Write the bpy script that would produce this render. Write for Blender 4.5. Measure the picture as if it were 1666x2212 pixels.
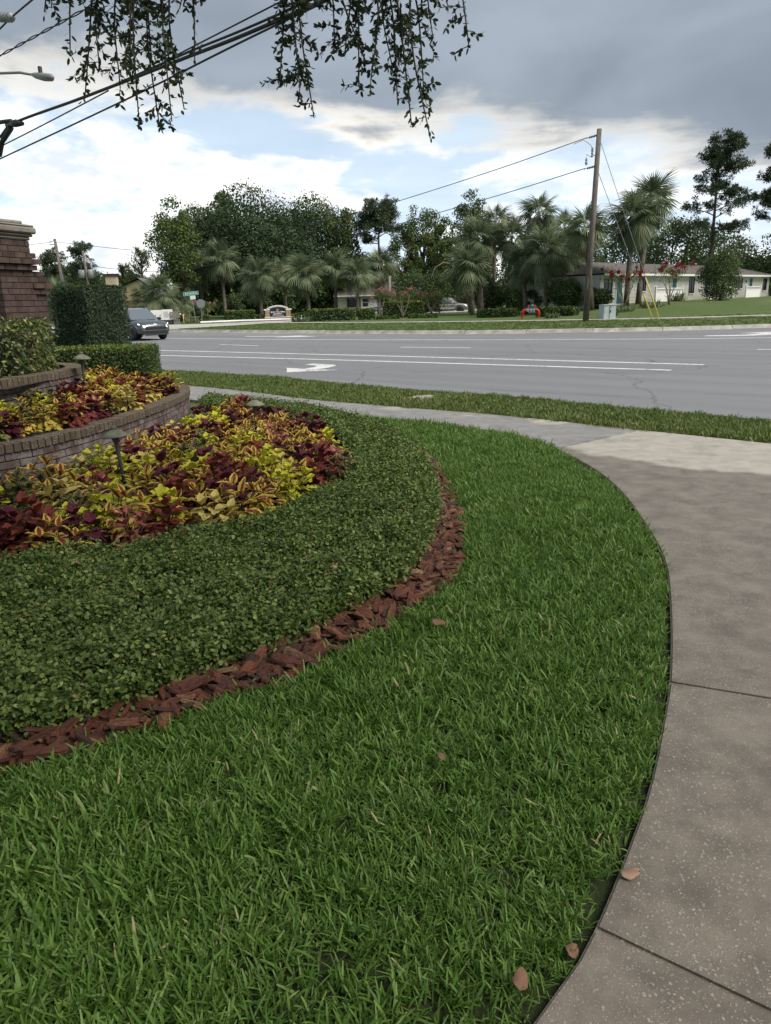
import bpy, bmesh, math, random
import numpy as np
from mathutils import Vector, Matrix, Euler

# ---------------------------------------------------------------- camera, sky, sun, exposure
scene = bpy.context.scene
COL = scene.collection
R = math.radians
for o in list(bpy.data.objects):
    bpy.data.objects.remove(o)

CAM_H, CAM_PITCH, CAM_ROLL = 1.6, math.atan(454 / 1600), 0.03
cam_data = bpy.data.cameras.new('camera')
cam_data.sensor_fit = 'VERTICAL'
cam_data.angle = 2 * math.atan(1106 / 1600)
cam_data.clip_start, cam_data.clip_end = 0.05, 2000
camera = bpy.data.objects.new('camera', cam_data)
COL.objects.link(camera)
camera.matrix_world = (Matrix.Translation((0, 0, CAM_H)) @ Matrix.Rotation(R(90) - CAM_PITCH, 4, 'X')
                       @ Matrix.Rotation(-CAM_ROLL, 4, 'Z'))
scene.camera = camera

SUN_EL, SUN_AZ = 50, 122          # degrees; azimuth from +Y towards +X
sun_data = bpy.data.lights.new('sun', 'SUN')
sun_data.energy, sun_data.angle, sun_data.color = 2.0, R(38), (1.0, .94, .84)
sun = bpy.data.objects.new('sun', sun_data)
COL.objects.link(sun)
sd = Vector((math.sin(R(SUN_AZ)) * math.cos(R(SUN_EL)), math.cos(R(SUN_AZ)) * math.cos(R(SUN_EL)), math.sin(R(SUN_EL))))
sun.rotation_euler = sd.to_track_quat('Z', 'Y').to_euler()
sun.location = sd * 60

scene.view_settings.view_transform = 'Standard'
scene.view_settings.look = 'None'
scene.view_settings.gamma = 1
scene.view_settings.use_curve_mapping = False
scene.view_settings.exposure = 1.22


class NT:
    """tiny helper to write node trees as expressions"""
    def __init__(s, tree):
        s.t = tree; s.t.nodes.clear()

    def n(s, typ, **kw):
        nd = s.t.nodes.new(typ)
        for k, v in kw.items():
            setattr(nd, k, v)
        return nd

    def set(s, sock, v):
        if hasattr(v, 'links') or isinstance(v, bpy.types.NodeSocket):
            s.t.links.new(v, sock)
        elif v is not None:
            sock.default_value = v

    def m(s, op, a, b=None, c=None, clamp=False):
        nd = s.n('ShaderNodeMath', operation=op, use_clamp=clamp)
        for i, v in enumerate((a, b, c)):
            s.set(nd.inputs[i], v)
        return nd.outputs[0]

    def vm(s, op, a, b=None):
        nd = s.n('ShaderNodeVectorMath', operation=op)
        s.set(nd.inputs[0], a); s.set(nd.inputs[1], b)
        return nd.outputs[0]

    def xyz(s, v):
        nd = s.n('ShaderNodeSeparateXYZ'); s.set(nd.inputs[0], v); return nd.outputs

    def comb(s, x, y, z):
        nd = s.n('ShaderNodeCombineXYZ')
        for i, v in enumerate((x, y, z)):
            s.set(nd.inputs[i], v)
        return nd.outputs[0]

    def noise(s, vec, scale, detail=3, rough=.5, dist=0, col=False):
        nd = s.n('ShaderNodeTexNoise'); s.set(nd.inputs['Vector'], vec)
        nd.inputs['Scale'].default_value = scale; nd.inputs['Detail'].default_value = detail
        nd.inputs['Roughness'].default_value = rough; nd.inputs['Distortion'].default_value = dist
        return nd.outputs['Color' if col else 'Fac']

    def voro(s, vec, scale, feature='F1', out='Distance', rnd=1.0):
        nd = s.n('ShaderNodeTexVoronoi', feature=feature); s.set(nd.inputs['Vector'], vec)
        nd.inputs['Scale'].default_value = scale; nd.inputs['Randomness'].default_value = rnd
        return nd.outputs[out]

    def mr(s, v, a, b, c=0., d=1., smooth=True):
        nd = s.n('ShaderNodeMapRange', interpolation_type='SMOOTHSTEP' if smooth else 'LINEAR')
        for i, q in enumerate((v, a, b, c, d)):
            s.set(nd.inputs[i], q)
        return nd.outputs[0]

    def mix(s, f, a, b, blend='MIX'):
        nd = s.n('ShaderNodeMix', data_type='RGBA', blend_type=blend)
        s.set(nd.inputs[0], f)
        for i, v in ((6, a), (7, b)):
            s.set(nd.inputs[i], tuple(v) + (1,) if isinstance(v, (tuple, list)) and len(v) == 3 else v)
        return nd.outputs[2]

    def ramp(s, f, stops):
        nd = s.n('ShaderNodeValToRGB'); s.set(nd.inputs[0], f)
        e = nd.color_ramp.elements
        while len(e) < len(stops):
            e.new(.5)
        for el, (p, c) in zip(e, stops):
            el.position = p; el.color = tuple(c) + (1,)
        return nd.outputs[0]


scene.cycles.max_bounces = 5
scene.cycles.diffuse_bounces = 3
scene.cycles.glossy_bounces = 2
scene.cycles.transmission_bounces = 3

world = bpy.data.worlds.new('World')
scene.world = world
world.use_nodes = True
w = NT(world.node_tree)
direction = w.n('ShaderNodeTexCoord').outputs['Generated']
dx, dy, dz = w.xyz(direction)
zc = w.m('MAXIMUM', dz, .035)
px, py = w.m('DIVIDE', dx, zc), w.m('DIVIDE', dy, zc)
plane = w.comb(px, py, 0.)
sky = w.n('ShaderNodeTexSky', sky_type='NISHITA', sun_disc=False)
sky.sun_elevation, sky.sun_rotation = R(SUN_EL), R(SUN_AZ)
sky.air_density, sky.dust_density, sky.ozone_density = 1.0, 1.6, 1.0
K = 10.0                                           # radiances below are given for Background strength 1/K
def rad(r, g, b): return (r * K, g * K, b * K)
# thin high veil over the clear part, thicker towards the horizon
veil = w.m('ADD', w.mr(dz, .0, .32, .95, .50), w.m('MULTIPLY', w.m('SUBTRACT', w.noise(plane, .55, 5, .55), .5), .7), clamp=True)
clear = w.mix(1., sky.outputs[0], (.42, .46, .50), 'MULTIPLY')
base = w.mix(veil, clear, rad(.365, .435, .505))
# sunlit cumulus banks low over the horizon
cdir = w.comb(dx, dy, w.m('MULTIPLY', dz, 2.3))
cn = w.noise(w.vm('ADD', cdir, (.6, .1, .4)), 4.2, 9, .60, .3)
bank = w.m('MULTIPLY', w.mr(cn, .475, .57), w.mr(w.m('ADD', dz, w.m('MULTIPLY', dx, .20)), .28, .10))
cshade = w.noise(cdir, 13, 4, .6)
cum = w.mix(w.mr(cshade, .35, .65), rad(.37, .40, .44), rad(.62, .61, .58))
base = w.mix(w.m('MULTIPLY', bank, .95), base, cum)
# the storm deck overhead, ending on a ragged front ahead of the camera
fb = w.noise(plane, .50, 7, .56, .35)
fb2 = w.noise(cdir, 6.5, 8, .58, .2)
edge = w.m('SUBTRACT', w.m('ADD', 5.05, w.m('MULTIPLY', px, .62)), py)
edge = w.m('ADD', edge, w.m('MULTIPLY', w.m('SUBTRACT', fb, .5), 3.0))
edge = w.m('ADD', edge, w.m('MULTIPLY', w.m('SUBTRACT', fb2, .5), 3.4))
deck = w.mr(edge, -.25, .55)
thick = w.mr(edge, .05, 1.1)
dn = w.noise(cdir, 2.6, 4, .5, .3)
deck_col = w.mix(w.mr(dn, .30, .70), rad(.116, .138, .165), rad(.180, .208, .244))
lit_col = w.mix(w.mr(fb2, .3, .7), rad(.33, .325, .31), rad(.56, .53, .47))
deck_col = w.mix(thick, lit_col, deck_col)
final = w.mix(deck, base, deck_col)
bg = w.n('ShaderNodeBackground')
w.set(bg.inputs[0], final)
bg.inputs[1].default_value = 1.0 / K
w.t.links.new(bg.outputs[0], w.n('ShaderNodeOutputWorld').inputs[0])

# ---------------------------------------------------------------- helpers
rng = np.random.default_rng(7)
random.seed(7)


def tag(o, label=None, cat=None, group=None, kind=None):
    for k, v in (('label', label), ('category', cat), ('group', group), ('kind', kind)):
        if v:
            o[k] = v
    return o


def link(name, data, parent=None, mat=None, loc=None, rot=None, scl=None):
    o = bpy.data.objects.new(name, data)
    COL.objects.link(o)
    if mat is not None and data is not None and not data.materials:
        data.materials.append(mat)
    if parent is not None:
        o.parent = parent
    if loc is not None:
        o.location = loc
    if rot is not None:
        o.rotation_euler = rot
    if scl is not None:
        o.scale = scl
    return o


def empty(name, loc=(0, 0, 0), rz=0.):
    o = bpy.data.objects.new(name, None)
    COL.objects.link(o)
    o.empty_display_size = .1
    o.location = loc
    o.rotation_euler = (0, 0, rz)
    return o


def raw_mesh(name, V, tris=None, quads=None, attrs=None, smooth=False, mats=None):
    """mesh from numpy arrays"""
    me = bpy.data.meshes.new(name)
    V = np.asarray(V, dtype=np.float32).reshape(-1, 3)
    me.vertices.add(len(V)); me.vertices.foreach_set('co', V.ravel())
    idx, start, n = [], [], 0
    for F, k in ((tris, 3), (quads, 4)):
        if F is not None and len(F):
            F = np.asarray(F, dtype=np.int32).reshape(-1, k)
            idx.append(F.ravel()); start.append(np.arange(len(F), dtype=np.int32) * k + n); n += F.size
    idx = np.concatenate(idx); start = np.concatenate(start)
    me.loops.add(len(idx)); me.loops.foreach_set('vertex_index', idx)
    me.polygons.add(len(start)); me.polygons.foreach_set('loop_start', start)
    if smooth:
        me.polygons.foreach_set('use_smooth', np.ones(len(start), dtype=bool))
    for k, v in (attrs or {}).items():
        a = me.attributes.new(k, 'FLOAT', 'POINT'); a.data.foreach_set('value', np.asarray(v, dtype=np.float32))
    me.update(calc_edges=True)
    return me


class MB:
    """collects boxes, tubes, lathes and prisms into one mesh"""
    def __init__(s):
        s.v, s.f = [], []

    def add(s, vs, fs):
        b = len(s.v); s.v += [tuple(p) for p in vs]; s.f += [tuple(i + b for i in f) for f in fs]; return s

    def box(s, c, d, rz=0., bev=0.):
        x, y, z = d[0] / 2, d[1] / 2, d[2] / 2
        if bev <= 0:
            vs = [(-x, -y, -z), (x, -y, -z), (x, y, -z), (-x, y, -z), (-x, -y, z), (x, -y, z), (x, y, z), (-x, y, z)]
            fs = [(0, 3, 2, 1), (4, 5, 6, 7), (0, 1, 5, 4), (1, 2, 6, 5), (2, 3, 7, 6), (3, 0, 4, 7)]
        else:
            b = min(bev, x * .9, y * .9, z * .9)
            vs, fs = bevbox(x, y, z, b)
        ca, sa = math.cos(rz), math.sin(rz)
        return s.add([(c[0] + a * ca - q * sa, c[1] + a * sa + q * ca, c[2] + r) for a, q, r in vs], fs)

    def tube(s, path, rad, n=6, cap=True):
        P = [Vector(p) for p in path]
        r = rad if isinstance(rad, (list, tuple)) else [rad] * len(P)
        vs, up = [], Vector((0, 0, 1))
        for i, p in enumerate(P):
            t = (P[min(i + 1, len(P) - 1)] - P[max(i - 1, 0)])
            if t.length < 1e-9:
                t = Vector((0, 0, 1))
            t.normalize()
            a = t.cross(up)
            if a.length < .05:
                a = t.cross(Vector((1, 0, 0)))
            a.normalize(); b = t.cross(a)
            for k in range(n):
                th = 2 * math.pi * k / n
                vs.append(p + (a * math.cos(th) + b * math.sin(th)) * r[i])
        fs = []
        for i in range(len(P) - 1):
            for k in range(n):
                fs.append((i * n + k, (i + 1) * n + k, (i + 1) * n + (k + 1) % n, i * n + (k + 1) % n))
        if cap:
            fs.append(tuple(range(n))); fs.append(tuple((len(P) - 1) * n + k for k in reversed(range(n))))
        return s.add(vs, fs)

    def lathe(s, prof, c=(0, 0, 0), n=16):
        vs, fs = [], []
        for r, z in prof:
            for k in range(n):
                th = 2 * math.pi * k / n
                vs.append((c[0] + r * math.cos(th), c[1] + r * math.sin(th), c[2] + z))
        for i in range(len(prof) - 1):
            for k in range(n):
                fs.append((i * n + k, i * n + (k + 1) % n, (i + 1) * n + (k + 1) % n, (i + 1) * n + k))
        fs.append(tuple(reversed(range(n)))); fs.append(tuple((len(prof) - 1) * n + k for k in range(n)))
        return s.add(vs, fs)

    def prism(s, poly, z0, z1):
        n = len(poly)
        vs = [(p[0], p[1], z0) for p in poly] + [(p[0], p[1], z1) for p in poly]
        fs = [tuple(range(n, 2 * n)), tuple(reversed(range(n)))]
        fs += [(i, (i + 1) % n, n + (i + 1) % n, n + i) for i in range(n)]
        return s.add(vs, fs)

    def mesh(s, name, smooth=False):
        me = bpy.data.meshes.new(name)
        me.from_pydata(s.v, [], s.f)
        if smooth:
            for p in me.polygons:
                p.use_smooth = True
        me.update()
        return me

    def obj(s, name, mat, parent=None, smooth=False, **kw):
        return link(name, s.mesh(name, smooth), parent, mat, **kw)


def bevbox(x, y, z, b):
    bm = bmesh.new()
    bmesh.ops.create_cube(bm, size=1)
    for v in bm.verts:
        v.co = Vector((v.co.x * 2 * x, v.co.y * 2 * y, v.co.z * 2 * z))
    bmesh.ops.bevel(bm, geom=bm.edges[:], offset=b, segments=1, affect='EDGES')
    bm.verts.ensure_lookup_table()
    vs = [tuple(v.co) for v in bm.verts]; fs = [tuple(v.index for v in f.verts) for f in bm.faces]
    bm.free()
    return vs, fs


def smooth_line(pts, step=.2, closed=False):
    """Catmull-Rom through the points, resampled to an even step"""
    P = [np.array(p, float) for p in pts]
    out = []
    n = len(P)
    for i in range(n if closed else n - 1):
        if closed:
            a, b, c, d = P[i - 1], P[i], P[(i + 1) % n], P[(i + 2) % n]
        else:
            a, b, c = P[max(i - 1, 0)], P[i], P[i + 1]; d = P[min(i + 2, n - 1)]
            if i == 0: a = 2 * b - c
            if i == n - 2: d = 2 * c - b
        for t in np.linspace(0, 1, 12, endpoint=False):
            out.append(.5 * ((2 * b) + (c - a) * t + (2 * a - 5 * b + 4 * c - d) * t * t + (3 * b - a - 3 * c + d) * t ** 3))
    out.append(P[0] if closed else P[-1])
    out = np.array(out)
    s = np.concatenate([[0], np.cumsum(np.linalg.norm(np.diff(out, axis=0), axis=1))])
    m = max(2, int(round(s[-1] / step)) + 1)
    q = np.linspace(0, s[-1], m)
    return np.stack([np.interp(q, s, out[:, k]) for k in range(out.shape[1])], 1)


def inside(poly, P):
    poly = np.asarray(poly, float); x, y = P[:, 0], P[:, 1]
    r = np.zeros(len(P), bool)
    x0, y0 = poly[:, 0], poly[:, 1]; x1, y1 = np.roll(x0, -1), np.roll(y0, -1)
    for a, b, c, d in zip(x0, y0, x1, y1):
        if b == d: continue
        k = ((b > y) != (d > y)) & (x < (c - a) * (y - b) / (d - b) + a)
        r ^= k
    return r


def dist_to(line, P):
    line = np.asarray(line, float)[:, :2]
    best = np.full(len(P), 1e9)
    for a, b in zip(line[:-1], line[1:]):
        ab = b - a
        t = np.clip(((P[:, :2] - a) @ ab) / max(ab @ ab, 1e-9), 0, 1)
        best = np.minimum(best, np.linalg.norm(P[:, :2] - (a + t[:, None] * ab), axis=1))
    return best


def sample_poly(poly, density):
    poly = np.asarray(poly, float)
    lo, hi = poly.min(0), poly.max(0)
    n = int(np.prod(hi - lo) * density)
    P = lo + rng.random((n, 2)) * (hi - lo)
    return P[inside(poly, P)]


def unit(a): return a / np.maximum(np.linalg.norm(a, axis=-1, keepdims=True), 1e-9)


def leaf_cloud(name, P, N, L, W, spread=.6, fold=.18, hexa=False, axis=None):
    """one small folded leaf at every point; N is the side the leaf faces, L/W its length and width"""
    n = len(P)
    L = np.broadcast_to(np.asarray(L, float), (n,)) * (0.75 + .5 * rng.random(n))
    W = np.broadcast_to(np.asarray(W, float), (n,)) * (0.75 + .5 * rng.random(n))
    N = unit(np.asarray(N) + spread * rng.normal(size=(n, 3)))
    T = rng.normal(size=(n, 3)) if axis is None else axis + .35 * rng.normal(size=(n, 3))
    T = unit(T - (T * N).sum(1, keepdims=True) * N)
    S = np.cross(N, T)
    L, W = L[:, None], W[:, None]
    if hexa:
        pts = [P, P + T * L * .3 + S * W * .45 + N * L * fold * .5, P + T * L * .68 + S * W * .42 + N * L * fold * .6, P + T * L,
               P + T * L * .68 - S * W * .42 + N * L * fold * .6, P + T * L * .3 - S * W * .45 + N * L * fold * .5]
        base = np.arange(n)[:, None] * 6
        tris = np.concatenate([base + np.array(q) for q in ((0, 1, 2), (0, 2, 3), (0, 3, 4), (0, 4, 5))])
        k = 6
    else:
        pts = [P, P + T * L * .5 + S * W * .5 + N * L * fold, P + T * L, P + T * L * .5 - S * W * .5 + N * L * fold]
        base = np.arange(n)[:, None] * 4
        tris = np.concatenate([base + np.array(q) for q in ((0, 1, 2), (0, 2, 3))])
        k = 4
    V = np.stack(pts, 1).reshape(-1, 3)
    return raw_mesh(name, V, tris, attrs={'v': np.repeat(rng.random(n), k)})


def scatter(name, P, rot, scl, protos, mat=None, **tags):
    """one object holding instances of the given meshes at every point"""
    me = raw_points(name, P, rot, scl, rng.integers(0, len(protos), len(P)))
    o = link(name, me)
    c = bpy.data.collections.new(name + '_pieces')
    for i, m in enumerate(protos):
        q = bpy.data.objects.new(f'{name}_piece_{i}', m); c.objects.link(q)
    g = bpy.data.node_groups.new(name, 'GeometryNodeTree')
    g.interface.new_socket('Geometry', in_out='INPUT', socket_type='NodeSocketGeometry')
    g.interface.new_socket('Geometry', in_out='OUTPUT', socket_type='NodeSocketGeometry')
    N, Lk = g.nodes.new, g.links.new
    gi, go = N('NodeGroupInput'), N('NodeGroupOutput')
    ci = N('GeometryNodeCollectionInfo'); ci.inputs[0].default_value = c
    ci.inputs['Separate Children'].default_value = True; ci.inputs['Reset Children'].default_value = True
    ip = N('GeometryNodeInstanceOnPoints'); ip.inputs['Pick Instance'].default_value = True

    def att(nm, typ):
        a = N('GeometryNodeInputNamedAttribute'); a.data_type = typ; a.inputs[0].default_value = nm
        return a.outputs[0]
    er = N('FunctionNodeEulerToRotation')
    Lk(gi.outputs[0], ip.inputs['Points']); Lk(ci.outputs[0], ip.inputs['Instance'])
    Lk(att('idx', 'INT'), ip.inputs['Instance Index'])
    Lk(att('rot', 'FLOAT_VECTOR'), er.inputs[0]); Lk(er.outputs[0], ip.inputs['Rotation'])
    Lk(att('scl', 'FLOAT_VECTOR'), ip.inputs['Scale']); Lk(ip.outputs[0], go.inputs[0])
    md = o.modifiers.new('pieces', 'NODES'); md.node_group = g
    return tag(o, **tags)


def raw_points(name, P, rot, scl, idx):
    me = bpy.data.meshes.new(name)
    n = len(P)
    me.vertices.add(n); me.vertices.foreach_set('co', np.asarray(P, np.float32).ravel())
    a = me.attributes.new('rot', 'FLOAT_VECTOR', 'POINT'); a.data.foreach_set('vector', np.asarray(rot, np.float32).ravel())
    scl = np.asarray(scl, np.float32)
    if scl.ndim == 1: scl = np.repeat(scl[:, None], 3, 1)
    a = me.attributes.new('scl', 'FLOAT_VECTOR', 'POINT'); a.data.foreach_set('vector', scl.ravel())
    a = me.attributes.new('idx', 'INT', 'POINT'); a.data.foreach_set('value', np.asarray(idx, np.int32))
    me.update()
    return me


# ---------------------------------------------------------------- materials
def new_mat(name):
    m = bpy.data.materials.new(name); m.use_nodes = True
    t = NT(m.node_tree)
    b = t.n('ShaderNodeBsdfPrincipled')
    t.out = t.n('ShaderNodeOutputMaterial')
    t.t.links.new(b.outputs[0], t.out.inputs[0])
    t.b = b
    return m, t


def fin(t, col, rough=.6, spec=.5, bump=None, bstr=.3, bdist=.01, metal=0):
    t.set(t.b.inputs['Base Color'], tuple(col) + (1,) if isinstance(col, tuple) else col)
    t.set(t.b.inputs['Roughness'], rough); t.set(t.b.inputs['Metallic'], metal)
    t.b.inputs['Specular IOR Level'].default_value = spec
    if bump is not None:
        n = t.n('ShaderNodeBump'); n.inputs['Strength'].default_value = bstr; n.inputs['Distance'].default_value = bdist
        t.set(n.inputs['Height'], bump); t.t.links.new(n.outputs[0], t.b.inputs['Normal'])


def leafy(name, stops, rough=.5, transl=.25, spec=.4, objrand=.3, patch=0.):
    """foliage: colour runs along the ramp by leaf and by plant, with some light through the blade"""
    m, t = new_mat(name)
    v = t.n('ShaderNodeAttribute', attribute_name='v').outputs['Fac']
    oi = t.n('ShaderNodeObjectInfo'); r = oi.outputs['Random']
    f = t.m('ADD', t.m('MULTIPLY', v, 1 - objrand), t.m('MULTIPLY', r, objrand))
    if patch:                                  # slow changes of colour from place to place
        f = t.m('ADD', f, t.m('MULTIPLY', t.m('SUBTRACT', t.noise(oi.outputs['Location'], 1.6, 4, .6), .5), patch), clamp=True)
    col = t.ramp(f, stops)
    fin(t, col, rough, spec)
    if transl:
        tr = t.n('ShaderNodeBsdfTranslucent'); t.set(tr.inputs[0], t.mix(.5, col, (.10, .16, .02), 'ADD') if transl > .3 else col)
        mx = t.n('ShaderNodeMixShader'); mx.inputs[0].default_value = transl
        t.t.links.new(t.b.outputs[0], mx.inputs[1]); t.t.links.new(tr.outputs[0], mx.inputs[2])
        t.t.links.new(mx.outputs[0], t.out.inputs[0])
    return m


def plain(name, c, rough=.6, var=.12, scale=8., bump=.15, spec=.5, metal=0, c2=None):
    m, t = new_mat(name)
    g = t.n('ShaderNodeTexCoord').outputs['Object']
    f = t.noise(g, scale, 5, .6)
    a = tuple(x * (1 - var) for x in c); b = tuple(min(1, x * (1 + var)) for x in c) if c2 is None else c2
    col = t.mix(t.mr(f, .3, .7), a, b)
    fin(t, col, t.m('ADD', rough, t.m('MULTIPLY', t.m('SUBTRACT', f, .5), .25), clamp=True), spec,
        t.noise(g, scale * 6, 3) if bump else None, bump, .01, metal)
    return m
# ---- material set
def make_ground_mats():
    M = {}
    # asphalt
    m, t = new_mat('asphalt'); g = t.n('ShaderNodeNewGeometry').outputs['Position']
    f1 = t.noise(g, .35, 4, .6); f2 = t.noise(g, 60, 3, .7); sp = t.voro(g, 120)
    # worn wheel tracks run along the road
    x, y, z = t.xyz(g)
    across = t.m('ADD', t.m('MULTIPLY', x, .6726), t.m('MULTIPLY', y, .74))
    along = t.m('ADD', t.m('MULTIPLY', x, -.74), t.m('MULTIPLY', y, .6726))
    tr = t.noise(t.comb(t.m('MULTIPLY', along, .04), t.m('MULTIPLY', across, 1.1), 0.), 1., 3, .6)
    col = t.mix(t.mr(f2, .3, .7), (.118, .121, .129), (.275, .280, .292))
    col = t.mix(t.m('MULTIPLY', t.mr(tr, .42, .62), .40), col, (.125, .128, .138))
    oil = t.mr(t.noise(t.comb(t.m('MULTIPLY', along, .12), t.m('MULTIPLY', across, .9), 4.), 1., 5, .7), .56, .72)
    col = t.mix(t.m('MULTIPLY', oil, .5), col, (.085, .086, .09))
    col = t.mix(t.m('MULTIPLY', t.mr(f1, .4, .7), .35), col, (.20, .20, .205))
    crack = t.voro(t.vm('ADD', g, t.noise(g, .8, 3, col=True)), .16, 'DISTANCE_TO_EDGE')
    col = t.mix(t.m('MULTIPLY', t.mr(crack, .006, .0), .5), col, (.05, .05, .053))
    fin(t, col, t.m('ADD', .62, t.m('MULTIPLY', f2, .25)), .45, t.m('ADD', f2, t.m('MULTIPLY', sp, .8)), .5, .006)
    M['asphalt'] = m
    # painted markings, worn through
    for nm, c in (('white_paint', (.74, .74, .73)), ('yellow_paint', (.60, .40, .10))):
        m, t = new_mat(nm); g = t.n('ShaderNodeNewGeometry').outputs['Position']
        f = t.noise(g, 9, 5, .7); wv = t.noise(g, 1.3, 3)
        wear = t.mr(t.m('ADD', f, t.m('MULTIPLY', wv, .4)), .70, .90)
        fin(t, t.mix(wear, t.mix(f, c, tuple(q * .82 for q in c)), (.17, .17, .175)), .6, .4, t.noise(g, 70), .3, .003)
        M[nm] = m
    # exposed shell-aggregate concrete with wet and dry patches
    m, t = new_mat('concrete'); g = t.n('ShaderNodeNewGeometry').outputs['Position']
    x, y, z = t.xyz(g)
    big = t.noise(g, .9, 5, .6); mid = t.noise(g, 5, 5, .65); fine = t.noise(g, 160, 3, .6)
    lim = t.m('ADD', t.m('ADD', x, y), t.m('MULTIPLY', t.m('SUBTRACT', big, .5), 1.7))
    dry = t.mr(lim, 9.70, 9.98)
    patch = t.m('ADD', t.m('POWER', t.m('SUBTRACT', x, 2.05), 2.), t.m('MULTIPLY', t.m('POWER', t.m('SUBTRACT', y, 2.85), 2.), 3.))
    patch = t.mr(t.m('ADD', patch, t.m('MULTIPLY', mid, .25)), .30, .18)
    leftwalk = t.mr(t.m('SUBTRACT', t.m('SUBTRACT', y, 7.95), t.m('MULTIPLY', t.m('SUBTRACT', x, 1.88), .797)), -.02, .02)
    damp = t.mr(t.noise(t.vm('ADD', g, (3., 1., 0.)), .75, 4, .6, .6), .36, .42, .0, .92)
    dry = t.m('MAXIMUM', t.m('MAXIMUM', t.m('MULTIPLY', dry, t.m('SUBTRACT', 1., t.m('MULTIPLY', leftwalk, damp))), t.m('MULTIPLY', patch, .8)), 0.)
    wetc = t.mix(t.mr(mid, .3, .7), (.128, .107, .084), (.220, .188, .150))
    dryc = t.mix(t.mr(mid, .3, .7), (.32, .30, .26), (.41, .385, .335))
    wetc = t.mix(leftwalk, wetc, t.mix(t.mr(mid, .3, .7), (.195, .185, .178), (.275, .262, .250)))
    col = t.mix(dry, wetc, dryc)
    dirt = t.mr(t.noise(g, 2.2, 6, .7), .5, .72)
    col = t.mix(t.m('MULTIPLY', dirt, .45), col, (.075, .062, .052))
    warp = t.vm('ADD', g, t.vm('MULTIPLY', t.noise(g, 45, 2, col=True), (.012, .012, .012)))
    cell = t.voro(warp, 68); rv = t.xyz(t.voro(warp, 68, out='Color'))[0]
    stone = t.m('MULTIPLY', t.mr(cell, .34, .26), t.mr(rv, .52, .56))
    stone = t.m('MULTIPLY', stone, t.mr(t.noise(g, 1.7, 4), .34, .56))
    cell2 = t.voro(warp, 150); rv2 = t.xyz(t.voro(warp, 150, out='Color'))[1]
    stone2 = t.m('MULTIPLY', t.mr(cell2, .36, .26), t.mr(rv2, .60, .64))
    st = t.m('MAXIMUM', stone, t.m('MULTIPLY', stone2, .8))
    stc = t.mix(rv2, (.27, .22, .16), (.52, .47, .39))
    col = t.mix(t.m('MULTIPLY', st, .5), col, stc)
    col = t.mix(t.m('MULTIPLY', t.mr(fine, .45, .75), .3), col, (.05, .042, .035))
    fin(t, col, t.mr(dry, 0., 1., .46, .85), .5, t.m('ADD', t.m('MULTIPLY', fine, .7), st), .55, .004)
    M['concrete'] = m
    M['kerb'] = plain('kerb_concrete', (.34, .33, .30), .8, .35, 2.2, .5, c2=(.42, .41, .385))
    M['walk'] = plain('far_walk_concrete', (.42, .41, .36), .8, .2, 1.5, .3)
    M['soil'] = plain('garden_soil', (.035, .026, .020), .9, .5, 18, .9)
    # turf seen between and beyond the blades
    m, t = new_mat('turf'); g = t.n('ShaderNodeNewGeometry').outputs['Position']
    f = t.noise(g, .22, 5, .65); f2 = t.noise(g, 4, 5, .7); f3 = t.noise(g, 40, 3, .7)
    col = t.mix(t.mr(f2, .3, .7), (.062, .100, .026), (.110, .155, .042))
    col = t.mix(t.m('MULTIPLY', t.mr(f, .5, .72), .55), col, (.16, .155, .060))
    col = t.mix(t.m('MULTIPLY', t.mr(f3, .5, .75), .5), col, (.030, .045, .014))
    fin(t, col, .8, .3, t.m('ADD', f3, f2), .8, .04)
    M['turf'] = m
    m, t = new_mat('thatch'); g = t.n('ShaderNodeNewGeometry').outputs['Position']
    f3 = t.noise(g, 60, 4, .7)
    fin(t, t.mix(f3, (.012, .018, .007), (.05, .060, .024)), .9, .2, f3, .8, .02)
    M['thatch'] = m
    return M


M = make_ground_mats()
M['grass'] = leafy('grass_blade', [(0, (.044, .094, .014)), (.42, (.086, .170, .028)), (.78, (.140, .240, .046)), (.93, (.20, .28, .08)), (.97, (.34, .30, .14)), (1, (.44, .36, .20))], .5, .32, .3, .3, .5)
M['grass_dry'] = leafy('verge_blade', [(0, (.052, .088, .016)), (.5, (.102, .155, .032)), (.85, (.175, .205, .055)), (1, (.36, .31, .15))], .52, .25, .3, .4, .6)
M['jasmine'] = leafy('jasmine_leaf', [(0, (.040, .070, .016)), (.45, (.090, .140, .032)), (.8, (.155, .210, .050)), (.95, (.28, .31, .09)), (1, (.28, .15, .07))], .52, .24, .32, .25, .45)
M['hedge'] = leafy('hedge_leaf', [(0, (.034, .064, .018)), (.6, (.066, .112, .028)), (.92, (.11, .155, .036)), (1, (.20, .22, .05))], .5, .2, .3, .1)
M['hedge_tip'] = leafy('hedge_young_leaf', [(0, (.07, .12, .02)), (.6, (.16, .20, .03)), (1, (.28, .27, .05))], .45, .25, .4, .1)
M['podocarpus'] = leafy('podocarpus_leaf', [(0, (.024, .048, .026)), (.6, (.046, .088, .040)), (.92, (.075, .125, .05)), (1, (.14, .17, .05))], .5, .15, .35, .1)
M['variegated'] = leafy('variegated_leaf', [(0, (.030, .060, .015)), (.4, (.075, .115, .025)), (.75, (.17, .19, .05)), (1, (.36, .34, .14))], .42, .2, .4, .1)
M['oak_leaf'] = leafy('oak_leaf', [(0, (.026, .042, .026)), (.5, (.044, .068, .036)), (.85, (.070, .100, .044)), (1, (.11, .14, .06))], .5, .25, .3, .2)
M['oak_far'] = leafy('oak_crown_leaf', [(0, (.046, .076, .036)), (.5, (.080, .122, .052)), (.85, (.125, .172, .064)), (1, (.18, .22, .08))], .7, .25, .15, .2)  # leaf tones lightened in place of haze over the far trees
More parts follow.
